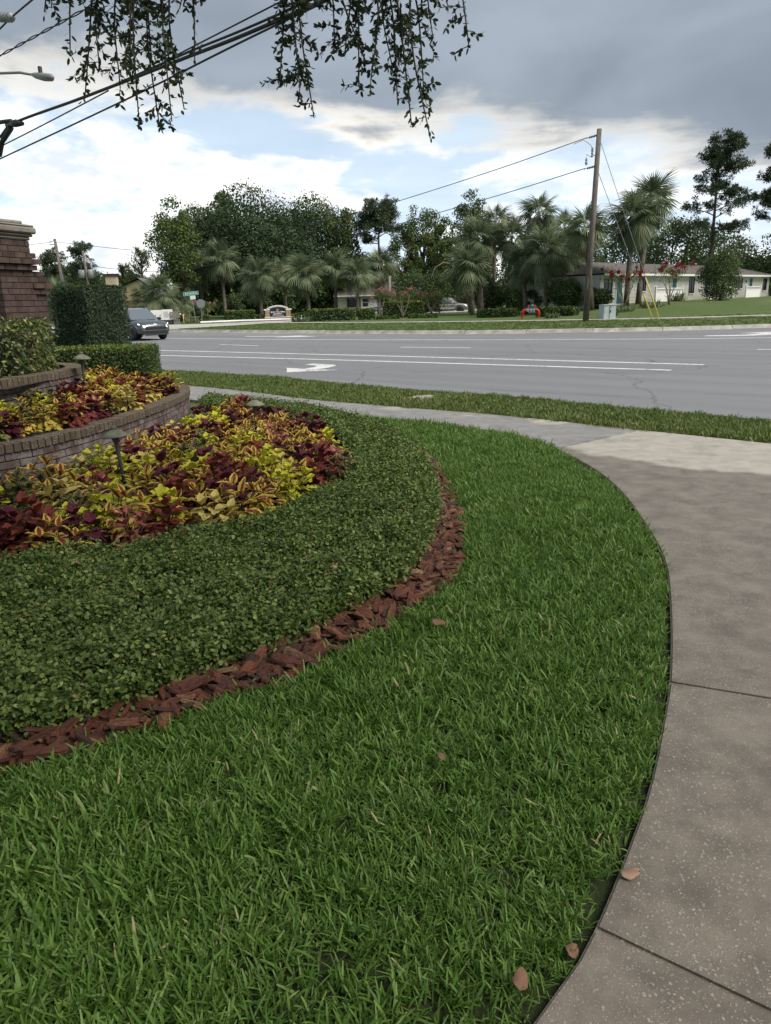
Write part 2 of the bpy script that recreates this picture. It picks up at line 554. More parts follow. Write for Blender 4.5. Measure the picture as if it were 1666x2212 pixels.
M['oak_dense'] = leafy('oak_mass_leaf', [(0, (.036, .064, .034)), (.5, (.062, .102, .048)), (.85, (.098, .145, .060)), (1, (.15, .185, .07))], .7, .22, .15, .2)  # lightened like the other far oaks, haze put into the colour
M['gum_leaf'] = leafy('sweetgum_leaf', [(0, (.055, .088, .030)), (.5, (.098, .142, .042)), (.9, (.15, .19, .055)), (1, (.28, .24, .07))], .6, .28, .2, .2)
M['pine'] = leafy('pine_needle', [(0, (.036, .056, .030)), (.6, (.060, .092, .046)), (1, (.10, .13, .06))], .65, .15, .2, .2)
M['palm'] = leafy('palm_frond', [(0, (.095, .130, .075)), (.5, (.150, .192, .108)), (.9, (.22, .255, .14)), (1, (.31, .30, .15))], .6, .28, .25, .5)  # slightly lightened too, a little haze put into the colour
M['palm_flower'] = leafy('palm_blossom', [(0, (.20, .19, .06)), (1, (.40, .35, .12))], .8, .2, .2, .3)
M['palm_dead'] = leafy('dead_frond', [(0, (.16, .115, .06)), (1, (.33, .25, .14))], .8, .1, .2, .5)
M['pink'] = leafy('crepe_blossom', [(0, (.36, .12, .13)), (.6, (.50, .19, .21)), (1, (.60, .32, .33))], .7, .25, .2, .2)
M['crimson'] = leafy('crimson_blossom', [(0, (.17, .012, .022)), (.6, (.30, .022, .040)), (1, (.44, .06, .08))], .7, .2, .2, .2)
M['liriope'] = leafy('strap_leaf', [(0, (.05, .08, .03)), (.7, (.13, .17, .07)), (1, (.30, .30, .15))], .5, .2, .4, .2)


def bark_mat(name, a, b, sc=9):
    m, t = new_mat(name); g = t.n('ShaderNodeTexCoord').outputs['Object']
    s = t.vm('MULTIPLY', g, (1., 1., .25)); f = t.noise(s, sc, 6, .7, .5)
    fin(t, t.mix(t.mr(f, .3, .7), a, b), .9, .2, f, .9, .03)
    return m


M['bark'] = bark_mat('tree_bark', (.045, .038, .032), (.13, .11, .09))
M['bark_pale'] = bark_mat('smooth_pale_bark', (.20, .17, .135), (.36, .31, .25), 5)
M['palm_trunk'] = bark_mat('palm_trunk_fibre', (.085, .070, .058), (.20, .165, .135), 6)
M['pole_wood'] = bark_mat('weathered_pole_wood', (.105, .090, .078), (.20, .175, .155), 5)
M['boot'] = plain('palm_boot', (.30, .27, .23), .85, .3, 6, .4)

# mulch bark
m, t = new_mat('bark_chip'); g = t.n('ShaderNodeTexCoord').outputs['Object']
r = t.n('ShaderNodeObjectInfo').outputs['Random']
s = t.vm('MULTIPLY', g, (.30, 1., 1.)); f = t.noise(s, 11, 6, .75, .9)
va = t.n('ShaderNodeAttribute', attribute_name='v').outputs['Fac']
col = t.ramp(t.m('FRACT', t.m('ADD', r, va)), [(0, (.17, .054, .032)), (.3, (.36, .125, .066)), (.55, (.22, .080, .050)), (.75, (.12, .058, .046)), (.9, (.44, .19, .10)), (1, (.55, .35, .18))])
col = t.mix(t.m('MULTIPLY', t.mr(f, .40, .66), .55), col, (.034, .016, .012))
fin(t, col, .55, .5, f, 1., .05)
M['chip'] = m
M['red_mulch'] = plain('red_mulch', (.17, .055, .035), .9, .45, 10, .8)

# brick of the planter walls: grey-violet lime bloom on the faces, lichen on the coping
def brick_mat(name, a, b, bloom, lichen):
    m, t = new_mat(name); ob = t.n('ShaderNodeObjectInfo'); r = ob.outputs['Random']
    g = t.n('ShaderNodeNewGeometry').outputs['Position']
    f = t.noise(g, 7, 5, .65); f2 = t.noise(g, 55, 4, .7)
    col = t.mix(r, a, b)
    col = t.mix(t.m('MULTIPLY', t.mr(f2, .35, .7), .5), col, tuple(q * .55 for q in a))
    if bloom:
        col = t.mix(t.m('MULTIPLY', t.mr(t.m('ADD', f, t.m('MULTIPLY', f2, .3)), .55, .80), bloom), col, (.29, .26, .26))
    if lichen:
        moss = t.mr(t.noise(g, 12, 5, .7), .42, .62)
        col = t.mix(t.m('MULTIPLY', moss, .6), col, (.105, .085, .050))
        sp = t.voro(t.vm('ADD', g, t.vm('MULTIPLY', t.noise(g, 60, 2, col=True), (.02, .02, .02))), 42); rv = t.xyz(t.voro(g, 15, out='Color'))[0]
        col = t.mix(t.m('MULTIPLY', t.m('MULTIPLY', t.mr(sp, .30, .16), t.mr(t.noise(g, 9, 3), .46, .58)), lichen), col, (.46, .44, .37))
    fin(t, col, .85, .3, t.m('ADD', f2, t.m('MULTIPLY', f, .5)), .7, .006)
    return m


M['brick'] = brick_mat('planter_brick', (.088, .058, .051), (.135, .094, .082), .6, 0)
M['cap_brick'] = brick_mat('coping_brick', (.085, .064, .046), (.135, .098, .068), .1, .7)
M['pillar_brick'] = brick_mat('pillar_brick', (.050, .029, .024), (.084, .052, .042), .12, 0)
M['mortar'] = plain('mortar', (.055, .048, .044), .95, .35, 20, .6)
M['pillar_mortar'] = plain('dark_mortar', (.038, .030, .028), .95, .35, 20, .6)
M['stone'] = plain('cast_stone', (.19, .172, .142), .8, .22, 5, .4)
M['lamp_metal'] = plain('verdigris_metal', (.105, .110, .080), .65, .3, 12, .35, c2=(.185, .185, .125))
M['lamp_stem'] = plain('bronze_stem', (.060, .062, .060), .6, .3, 10, .2)
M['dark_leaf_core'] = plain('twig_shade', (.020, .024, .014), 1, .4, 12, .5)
M['white'] = plain('white_vinyl', (.74, .74, .72), .55, .05, 3, .05)
M['trim'] = plain('white_trim', (.72, .72, .69), .6, .06, 3, .05)
M['siding'] = plain('cream_siding', (.74, .71, .64), .65, .06, 1.2, .08)
M['siding_grey'] = plain('pale_siding', (.74, .73, .69), .65, .06, 1.2, .08)
M['yellow_siding'] = plain('yellow_siding', (.50, .39, .22), .7, .08, 1.2, .08)
M['roof'] = plain('brown_shingle', (.115, .095, .088), .9, .3, 3.5, .5)
M['roof_grey'] = plain('grey_shingle', (.16, .17, .185), .9, .25, 3.5, .5)
M['teal_door'] = plain('teal_paint', (.008, .068, .082), .5, .1, 2, .05)
M['glass'] = plain('dark_glass', (.018, .022, .026), .08, .1, 2, 0, spec=.8)
M['screen'] = plain('window_screen', (.045, .048, .052), .5, .1, 6, 0)
M['metal'] = plain('galvanised_metal', (.30, .31, .32), .45, .15, 6, .1, metal=.6)
M['dark_metal'] = plain('dark_metal', (.03, .03, .032), .5, .2, 6, .1)
M['sign_back'] = plain('grey_sign_back', (.30, .33, .35), .5, .1, 5, .05, metal=.4)
M['street_green'] = plain('street_sign_teal', (.02, .26, .27), .45, .08, 5, 0)
M['sign_white'] = plain('sign_white', (.78, .80, .78), .5, .05, 4, 0)
M['navy'] = plain('navy_board', (.010, .016, .036), .45, .15, 3, 0)
M['blue'] = plain('blue_banner', (.02, .08, .22), .5, .1, 3, 0)
M['gold'] = plain('gold_emblem', (.40, .27, .09), .5, .15, 6, .1)
M['tan_brick'] = plain('tan_brick', (.36, .26, .15), .85, .3, 9, .4)
M['beige'] = plain('beige_stucco', (.50, .42, .31), .85, .12, 4, .3)
M['red_paint'] = plain('red_pipe_paint', (.42, .030, .022), .45, .15, 6, .1)
M['teal_paint'] = plain('teal_handle', (.02, .26, .22), .5, .1, 6, 0)
M['yellow'] = plain('yellow_plastic', (.58, .46, .10), .55, .12, 5, .05)
M['transformer'] = plain('grey_green_cabinet', (.36, .43, .43), .5, .08, 3, .05)
M['grey_box'] = plain('weathered_box', (.19, .175, .155), .7, .3, 6, .3)
M['maroon'] = plain('maroon_paint', (.13, .012, .018), .35, .1, 3, 0)
M['cable'] = plain('black_cable', (.020, .020, .022), .6, .2, 8, .1)
M['insulator'] = plain('grey_insulator', (.26, .27, .28), .4, .1, 8, .1)
M['lamp_grey'] = plain('grey_luminaire', (.20, .205, .21), .5, .1, 5, .05)
M['tyre'] = plain('tyre_rubber', (.014, .014, .015), .8, .2, 20, .2)
M['rim'] = plain('dark_rim', (.06, .06, .065), .35, .1, 5, 0, metal=.7)
M['rim_silver'] = plain('silver_rim', (.45, .46, .47), .3, .1, 5, 0, metal=.8)
M['black_trim'] = plain('black_plastic', (.012, .012, .013), .5, .2, 20, .1)
M['brown_leaf'] = plain('dead_oak_leaf', (.15, .075, .040), .6, .3, 25, .3)
M['pale_leaf'] = plain('pale_dead_leaf', (.30, .19, .125), .6, .25, 25, .3)
M['sand'] = plain('bare_sand', (.34, .31, .27), .95, .3, 9, .5)


def car_paint(name, c, metal=.5):
    m, t = new_mat(name)
    fin(t, c, .28, .5, metal=metal)
    t.b.inputs['Coat Weight'].default_value = .9; t.b.inputs['Coat Roughness'].default_value = .06
    return m


M['paint_grey'] = car_paint('dark_grey_green_paint', (.095, .108, .108), .5)
M['paint_silver'] = car_paint('silver_paint', (.46, .45, .44), .6)
m, t = new_mat('daylight_lamp')
fin(t, (.8, .85, .6), .3); t.set(t.b.inputs['Emission Color'], (.92, 1., .72, 1)); t.b.inputs['Emission Strength'].default_value = 1.6
M['drl'] = m
m, t = new_mat('car_glass'); fin(t, (.22, .25, .28), .05, .9, metal=.55); t.b.inputs['Coat Weight'].default_value = .6
M['car_glass'] = m
# ---------------------------------------------------------------- the ground, road and pavements
def ss(a, b, x):
    t = np.clip((np.asarray(x, float) - a) / (b - a), 0, 1)
    return t * t * (3 - 2 * t)


def gz(x, y):                                    # height of the far side's ground
    return .12 + .80 * ss(9, 24, x) * ss(46, 62, y)


def gzf(x, y): return float(gz(x, y))


g = MB()
g.add([(-900, -300, -.05), (900, -300, -.05), (900, 1500, -.05), (-900, 1500, -.05)], [(0, 1, 2, 3)])
tag(g.obj('ground', M['turf']), kind='structure')

NEAR_KERB = smooth_line([(-34, 44), (-14, 27.6), (-5.89, 20.24), (-2.37, 17.15), (.07, 14.41), (2.15, 12.59), (3.81, 10.61), (4.93, 9.39), (8.5, 5.3), (16, -4)], .5)
FAR_KERB = smooth_line([(-62, 98), (-30, 68), (-14.63, 53.48), (-.2, 39.88), (8.1, 35.15), (17.31, 33.63), (26, 33.6), (60, 37)], .5)
def flat_poly(name, pts, z, mat, parent=None, zf=None):
    from mathutils.geometry import tessellate_polygon
    V = [Vector((p[0], p[1], 0)) for p in pts]
    T_ = []
    for a, b, c in tessellate_polygon([V]):
        if (V[b] - V[a]).cross(V[c] - V[a]).z < 0: b, c = c, b
        T_.append((a, b, c))
    me = bpy.data.meshes.new(name)
    me.from_pydata([(p[0], p[1], z + (zf(p[0], p[1]) if zf else 0)) for p in pts], [], T_); me.update()
    return link(name, me, parent, mat)


ro = flat_poly('road', [tuple(p) for p in NEAR_KERB] + [(60, 8)] + [tuple(p) for p in FAR_KERB[::-1]], 0., M['asphalt'])
tag(ro, kind='structure')


def strip(pts, wdt, z=.004):
    P = np.asarray(pts, float)
    T = np.gradient(P, axis=0); T /= np.linalg.norm(T, axis=1, keepdims=True)
    Nn = np.stack([-T[:, 1], T[:, 0]], 1)
    a, b = P + Nn * wdt / 2, P - Nn * wdt / 2
    n = len(P)
    vs = [(p[0], p[1], z) for p in b] + [(p[0], p[1], z) for p in a]
    return vs, [(i, i + 1, n + i + 1, n + i) for i in range(n - 1)]


def marking(name, pts, wdt, mat, step=.6):
    vs, fs = strip(smooth_line(pts, step), wdt)
    return MB().add(vs, fs).obj(name, mat, ro)


marking('lane_line', [(-24, 38.6), (-7.73, 26.75), (-1.69, 22.38), (2.11, 19.42), (6.25, 16.14)], .21, M['white_paint'])
marking('lane_line', [(-24, 42.2), (-8.77, 30.1), (1.06, 22.38), (7.39, 17.19)], .21, M['white_paint'])
marking('lane_line', [(-34, 61), (-11.6, 41.98), (-.14, 33.43), (8.35, 28.61), (13.66, 26.47), (30, 21)], .23, M['white_paint'])
for a, b in (((-7.04, 33.31), (-5.05, 31.37)), ((.73, 27.44), (3.08, 25.85)), ((10.62, 21.29), (12.9, 19.9)), ((-15.5, 39.6), (-13.3, 37.9))):
    marking('lane_dash', [a, b], .19, M['white_paint'])
marking('edge_line', [(-40, 74), (-13.57, 49.6), (-2.92, 39.9), (7.85, 34.45), (16.69, 33.0), (26, 33.0), (50, 35.8)], .16, M['yellow_paint'])


flat_poly('turn_arrow', [(-2.49, 19.79), (-2.39, 19.1), (-2.33, 18.45), (-1.97, 18.51), (-1.06, 18.68), (-1.28, 18.84), (-1.64, 19.03), (-1.39, 19.41), (-1.19, 20.0), (-1.25, 20.32), (-1.51, 20.6), (-1.89, 20.98), (-2.09, 20.67), (-1.78, 20.3), (-1.72, 20.08), (-1.76, 19.75), (-1.98, 19.32)], .0045, M['white_paint'], ro)
flat_poly('turn_arrow', [(12.22, 28.67), (12.49, 29.01), (13.87, 28.78), (14.84, 29.49), (14.05, 29.9), (14.99, 30.2), (15.78, 30.3), (16.64, 30.36), (15.9, 28.63), (14.45, 28.22), (13.85, 28.08), (13.02, 28.14)], .0045, M['white_paint'], ro)
flat_poly('turn_arrow', [(-5.1, 39.7), (-7.4, 41.2), (-7.2, 41.6), (-4.9, 40.2), (-4.4, 40.5), (-3.2, 38.7), (-5.5, 39.0)], .0045, M['white_paint'], ro)

# far kerb: precast lengths with open joints
kb = empty('far_kerb'); tag(kb, kind='structure')
KF = smooth_line(FAR_KERB, .5)
T = np.gradient(KF, axis=0); T /= np.linalg.norm(T, axis=1, keepdims=True)
KN = np.stack([T[:, 1], -T[:, 0]], 1)
KN *= np.sign((KN @ np.array([.67, .74])))[:, None]
prof = [(-.42, .004), (-.12, .012), (-.06, .05), (.02, .13), (.06, .15), (.20, .155), (.20, -.05)]
seg = 6
for i in range(0, len(KF) - seg - 1, seg):
    if KF[i][0] < -24 or KF[i][0] > 30: continue
    vs, fs = [], []
    q = KF[i:i + seg + 1].copy(); q[0] += (q[1] - q[0]) * .02; q[-1] -= (q[-1] - q[-2]) * .02
    for k in range(seg + 1):
        for o_, z_ in prof:
            p = q[k] + KN[i + k] * o_; vs.append((p[0], p[1], z_ + .006 * math.sin(i * 1.7)))
    m_ = len(prof)
    for k in range(seg):
        for j in range(m_ - 1):
            fs.append((k * m_ + j, k * m_ + j + 1, (k + 1) * m_ + j + 1, (k + 1) * m_ + j))
    MB().add(vs, fs).obj('kerb_length', M['kerb'], kb)

# far lawn: a sheet that starts at the kerb's back and rises gently to the right
offs = np.concatenate([[.19], np.arange(1.5, 40, 2.0), np.arange(42, 120, 6.0)])
vs = np.zeros((len(KF), len(offs), 3))
for j, o_ in enumerate(offs):
    p = KF + KN * 0 + np.array([.42, .9]) * o_ * (1 if o_ > 2 else 0) + (KN * o_ if o_ <= 2 else 0)
    vs[:, j, 0], vs[:, j, 1] = p[:, 0], p[:, 1]
    vs[:, j, 2] = gz(p[:, 0], p[:, 1]) + .012 * np.sin(p[:, 0] * .9 + p[:, 1] * .37)
n1, n2 = len(KF), len(offs)
ii = np.arange(n1 - 1)[:, None] * n2 + np.arange(n2 - 1)[None]
quads = np.stack([ii, ii + n2, ii + n2 + 1, ii + 1], -1).reshape(-1, 4)
tag(link('far_lawn', raw_mesh('far_lawn', vs, quads=quads, smooth=True), mat=M['turf']), kind='structure')

# far pavement: thin concrete path along the lawn
WALK = smooth_line([(-14.5, 70), (-6, 62), (-.3, 56.6), (6, 51.6), (12.5, 48.0), (17.5, 46.2), (24, 46.0), (34, 47.5), (46, 51)], 1.5)
fw = empty('far_pavement'); tag(fw, kind='structure')
for a, b in zip(WALK[:-1], WALK[1:]):
    d = (b - a) / np.linalg.norm(b - a); n_ = np.array([-d[1], d[0]]) * .65
    q = [a + d * .01 - n_, b - d * .01 - n_, b - d * .01 + n_, a + d * .01 + n_]
    vs_ = [(p[0], p[1], gzf(*p) + .05) for p in q] + [(p[0], p[1], gzf(*p) - .1) for p in q]
    MB().add(vs_, [(0, 1, 2, 3), (0, 4, 5, 1), (1, 5, 6, 2), (2, 6, 7, 3), (3, 7, 4, 0)]).obj('paving_slab', M['walk'], fw)

# side street that meets the road on the left and a car park in the middle distance
def draped(name, pts, mat, dz=.03):
    return flat_poly(name, pts, dz, mat, zf=gzf)


tag(draped('side_street', [(-34, 71.5), (-25.6, 64.0), (-14.9, 54.3), (-13.4, 57.2), (-11, 60.6), (-8.2, 66.5), (-3.6, 71.5), (-8.5, 73.6), (-15.2, 69.5), (-17.5, 69.5), (-24, 72), (-33, 78)], M['walk'], .035), kind='structure')
tag(draped('car_park', [(2.5, 88.5), (7.5, 88.8), (13.5, 92.6), (15.5, 99), (5, 99), (1, 94)], M['walk'], .03), kind='structure')
kk = MB(); kk.tube([(2.5, 88.3, .2), (7.6, 88.6, .2), (13.6, 92.4, .2)], .09, 4)
tag(kk.obj('car_park_kerb', M['kerb']), kind='structure')
kk = MB(); kk.tube([(-17.0, 72.6, .2), (-13.6, 73.9, .22), (-9.5, 74.3, .22), (-6, 73.4, .2)], .12, 5)
tag(kk.obj('side_street_kerb', M['white']), kind='structure')

# ---------------------------------------------------------------- near pavement
EDGE = [(-1.3, -.5), (-.45, .45), (.3, 1.31), (.42, 1.44), (.53, 1.59), (.68, 1.83), (.86, 2.14), (1.05, 2.53), (1.23, 2.93), (1.52, 3.7), (1.73, 4.35), (1.86, 5.02), (2.0, 6.08), (2.01, 6.99), (1.89, 8.0)]
WALK_NEAR = [(1.89, 8.0), (1.58, 8.88), (1.04, 9.6), (.46, 10.14), (-.09, 10.5), (-.65, 10.93), (-1.83, 12.36), (-2.9, 13.0), (-3.75, 13.75), (-5.2, 15.2), (-8.5, 18.4)]
WALK_FAR = [(3.16, 8.97), (1.76, 10.44), (.34, 11.61), (-.1, 12.0), (-1.2, 12.95), (-2.32, 14.23), (-3.0, 14.95), (-4.18, 16.08), (-5.9, 17.7), (-9.3, 21)]
E_ = smooth_line(EDGE, .12)
pav = empty('pavement'); tag(pav, kind='structure')


def cut(line, p):                              # index of the line's point nearest to p
    return int(np.argmin(np.linalg.norm(np.asarray(line) - np.asarray(p), axis=1)))


def slab(poly, z=0., th=.10, gap=.010, name='pavement_slab'):
    bm = bmesh.new()
    pts = [np.array(p, float) for p in poly]
    ar = sum(pts[i - 1][0] * p[1] - p[0] * pts[i - 1][1] for i, p in enumerate(pts))
    if ar < 0: pts = pts[::-1]
    f = bm.faces.new([bm.verts.new((p[0], p[1], z)) for p in pts])
    bmesh.ops.inset_region(bm, faces=[f], thickness=gap, use_even_offset=True)
    inner = [v.co.copy() for v in f.verts]
    bm.free()
    bm = bmesh.new()
    f = bm.faces.new([bm.verts.new(c) for c in inner])
    res = bmesh.ops.extrude_face_region(bm, geom=[f])
    for v in res['geom']:
        if isinstance(v, bmesh.types.BMVert): v.co.z -= th
    bmesh.ops.recalc_face_normals(bm, faces=bm.faces[:])
    top = [e for e in bm.edges if all(abs(v.co.z - z) < 1e-5 for v in e.verts)]
    bmesh.ops.bevel(bm, geom=top, offset=.008, segments=2, affect='EDGES')
    bmesh.ops.triangulate(bm, faces=[q for q in bm.faces if len(q.verts) > 4], ngon_method='EAR_CLIP')
    me = bpy.data.meshes.new(name); bm.to_mesh(me); bm.free()
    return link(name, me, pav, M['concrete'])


j = [0, cut(E_, (.49, 1.54)), cut(E_, (1.22, 2.89)), cut(E_, (1.79, 4.54)), len(E_) - 1]
outd = [(.7, -.72), (.8, -.6), (.91, -.41), (.94, -.33)]
for k in range(2):
    a = E_[j[k]:j[k + 1] + 1]
    o1 = a[-1] + np.array(outd[k + 1]) * 3.4; o0 = a[0] + np.array(outd[k]) * 3.4
    slab(list(a) + [o1, o0])
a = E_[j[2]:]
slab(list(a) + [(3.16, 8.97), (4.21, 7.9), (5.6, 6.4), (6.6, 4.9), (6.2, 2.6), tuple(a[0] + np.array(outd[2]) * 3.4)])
wn, wf = smooth_line(WALK_NEAR, .12), smooth_line(WALK_FAR, .12)
cuts = [((1.89, 8.0), (3.16, 8.97)), ((.46, 10.14), (1.55, 10.62)), ((-.65, 10.93), (.1, 11.8)), ((-1.75, 12.26), (-1.05, 12.8)), ((-2.75, 12.95), (-2.2, 14.1)), ((-4.4, 14.4), (-3.6, 15.5)), ((-6.3, 16.3), (-5.4, 17.2)), ((-8.5, 18.4), (-8.0, 19.7))]
for (a0, b0), (a1, b1) in zip(cuts[:-1], cuts[1:]):
    A = wn[cut(wn, a0):cut(wn, a1) + 1]; B = wf[cut(wf, b0):cut(wf, b1) + 1]
    slab(list(A) + list(B[::-1]))
sub = MB()
sub.add([(-3, -1.5, -.034), (7.5, -1.5, -.034), (7.5, 9.6, -.034), (2.0, 9.6, -.034), (2.0, 5, -.034), (.3, 1, -.034)], [(0, 1, 2, 3, 4, 5)])
tag(sub.obj('pavement_bed', M['soil']), kind='structure')

# ---------------------------------------------------------------- lawn, mulch strip and ground cover
MULCH_OUT = smooth_line([(-4.6, 1.55), (-3.2, 1.75), (-2.2, 2.05), (-1.44, 2.36), (-1.22, 2.45), (-1.02, 2.6), (-.77, 2.78), (-.5, 2.96), (-.31, 3.17), (-.09, 3.4), (.15, 3.74), (.36, 4.07), (.49, 4.55), (.56, 5.27), (.60, 6.09), (.57, 6.98), (.46, 8.0), (.28, 8.9), (.03, 9.5), (-.25, 10.0), (-.75, 10.72)], .1)
JAS_OUT = smooth_line([(-4.7, 1.75), (-3.3, 1.95), (-2.25, 2.22), (-1.51, 2.56), (-1.29, 2.66), (-1.06, 2.84), (-.83, 3.05), (-.54, 3.29), (-.33, 3.52), (-.1, 3.86), (.09, 4.24), (.26, 4.9), (.36, 5.74), (.37, 6.54), (.32, 7.48), (.20, 8.3), (.05, 8.95), (-.2, 9.6), (-.45, 10.1), (-.8, 10.7)], .1)
JAS_IN = smooth_line([(-4.6, 3.9), (-3.3, 4.1), (-2.39, 4.34), (-2.15, 4.42), (-1.86, 4.47), (-1.53, 4.62), (-1.30, 4.84), (-1.0, 5.06), (-.8, 5.34), (-.57, 5.78), (-.37, 6.15), (-.29, 6.85), (-.36, 7.78), (-.62, 9.0), (-1.12, 10.0), (-1.6, 10.75), (-2.11, 11.3), (-2.7, 11.7)], .1)
LAWN = list(map(tuple, E_)) + [(1.58, 8.88), (1.04, 9.6), (.46, 10.14), (-.09, 10.5), (-.6, 10.86)] + [tuple(p) for p in MULCH_OUT[::-1]] + [(-4.6, -.5)]
flat_poly('lawn_soil', LAWN, -.03, M['thatch'])
tag(bpy.data.objects['lawn_soil'], kind='structure')


def blade_clump(name, n, rad, Lr, W, lean, mat, cut_tip=True):
    V, Tq, v_ = [], [], []
    for i in range(n):
        a = random.random() * 6.283; rr = rad * math.sqrt(random.random())
        b = Vector((math.cos(a) * rr, math.sin(a) * rr, -.012))
        az = random.random() * 6.283; L = random.uniform(*Lr); wdt = W * random.uniform(.75, 1.25)
        th = random.uniform(.05, lean); bend = random.uniform(.1, .9)
        d = Vector((math.cos(az), math.sin(az), 0)); s = Vector((-d.y, d.x, 0))
        roll = random.uniform(-.6, .6)
        c = random.random(); p = b; k0 = len(V)
        widths = (.75, 1., .95, .45 if cut_tip else .05)
        for q in range(4):
            t_ = q / 3
            ang = th + bend * t_
            if q: p = p + (d * math.sin(ang) + Vector((0, 0, 1)) * math.cos(ang)) * (L / 3)
            sd_ = (s * math.cos(roll) + (d * math.cos(ang) - Vector((0, 0, 1)) * math.sin(ang)) * math.sin(roll)) * (wdt * widths[q] / 2)
            V += [tuple(p - sd_), tuple(p + sd_)]; v_ += [c, c]
        for q in range(3):
            Tq.append((k0 + 2 * q, k0 + 2 * q + 1, k0 + 2 * q + 3, k0 + 2 * q + 2))
    me = raw_mesh(name, V, quads=Tq, attrs={'v': v_}, smooth=True)
    me.materials.append(mat)
    return me


near_clumps = [blade_clump(f'turf_tuft_{i}', 42, .060, (.028, .072), .0052, 1.05, M['grass']) for i in range(8)]
P = sample_poly(LAWN, 400)
d = np.linalg.norm(P, axis=1)
keep = rng.random(len(P)) < np.clip(1.25 - .075 * d, .62, 1) * np.where(d < 1.0, .6, 1)
P = P[keep]; d = d[keep]
q_ = (dist_to(MULCH_OUT, P) > .015) & (dist_to(E_, P) > .028); P, d = P[q_], d[q_]
n = len(P)
edge_d = dist_to(E_, P)
size = (.85 + .4 * rng.random(n)) * (1 + .03 * d) * (.82 + .36 * ((np.sin(P[:, 0] * 2.3 + 1.1) * np.cos(P[:, 1] * 1.9) + 1) / 2)) * np.clip(.62 + edge_d * 2.6, .62, 1)
rot = np.stack([rng.normal(0, .13, n), rng.normal(0, .13, n), rng.random(n) * 6.283], 1)
scatter('lawn_grass', np.c_[P, np.full(n, -.012)], rot, size, near_clumps, label='thick green lawn curving along the concrete path', cat='lawn', kind='stuff')

# verge between pavement and road
VERGE = [tuple(p) for p in wf] + [tuple(p) for p in NEAR_KERB if -9.5 < p[0] < 8]
VERGE = [tuple(p) for p in wf[::-1]][:] + [(4.25, 8.0), (5.4, 6.9), (7.2, 4.6)] + [tuple(p) for p in NEAR_KERB[::-1] if -11 < p[0] < 9.5]
flat_poly('verge_soil', VERGE, -.012, M['turf']); tag(bpy.data.objects['verge_soil'], kind='structure')
verge_clumps = [blade_clump(f'verge_tuft_{i}', 24, .10, (.035, .095), .009, 1.0, M['grass_dry'], False) for i in range(6)]
P = sample_poly(VERGE, 240)
P = P[(P[:, 1] < 26) & (P[:, 1] > 3)]
bare = np.exp(-((P[:, 0] - .76) ** 2 / .12 + (P[:, 1] - 12.86) ** 2 / .12))
P = P[rng.random(len(P)) > bare * 1.1]
n = len(P)
ed = np.minimum(dist_to(NEAR_KERB, P), dist_to(wf, P))
scatter('verge_grass', np.c_[P, np.full(n, -.008)], np.stack([rng.normal(0, .12, n), rng.normal(0, .12, n), rng.random(n) * 6.283], 1),
        (.65 + .5 * rng.random(n)) * (.75 + .5 * (np.sin(P[:, 0] * 1.7) * np.sin(P[:, 1] * 2.1 + P[:, 0]) + 1) / 2), verge_clumps, label='rough grass verge between the pavement and the road', cat='grass', kind='stuff')
sp = MB(); sp.lathe([(.30, -.004), (.22, .006), (.02, .010)], (.76, 12.86, 0), 14)
tag(sp.obj('bare_sand_patch', M['sand'], smooth=True), kind='structure')

# far lawn blades: a fringe above the kerb and thinner tufts behind
far_clumps = [blade_clump(f'far_tuft_{i}', 16, .22, (.10, .22), .030, .8, M['grass_dry'], False) for i in range(5)]
i_ = rng.integers(0, len(KF), 15000); o_ = .25 + rng.random(15000) ** 1.5 * 15
P = KF[i_] + KN[i_] * o_[:, None] + rng.normal(0, .3, (15000, 2)) * [1, .3]
ok = (P[:, 0] > -22) & (P[:, 0] < 28) & (dist_to(WALK, P) > .8)
ok &= ~inside([(-34, 71.5), (-25.6, 64.0), (-14.9, 54.3), (-13.4, 57.2), (-11, 60.6), (-8.2, 66.5), (-3.6, 71.5), (-8.5, 73.6), (-15.2, 69.5), (-17.5, 69.5)], P) & (dist_to(FAR_KERB, P) > .24)
P = P[ok]; n = len(P)
scatter('far_grass', np.c_[P, gz(P[:, 0], P[:, 1])], np.stack([rng.normal(0, .1, n), rng.normal(0, .1, n), rng.random(n) * 6.283], 1),
        .3 + .35 * rng.random(n), far_clumps, label='mown roadside grass beyond the far kerb', cat='grass', kind='stuff')

# mulch: the ground of the strip, then bark pieces lying on it
mulch_poly = [tuple(p) for p in MULCH_OUT] + [tuple(p) for p in JAS_OUT[::-1]]
mb = empty('mulch_strip'); tag(mb, kind='structure', label='strip of reddish bark mulch between lawn and ground cover')
o = flat_poly('mulch_soil', mulch_poly, -.026, M['soil'], mb)


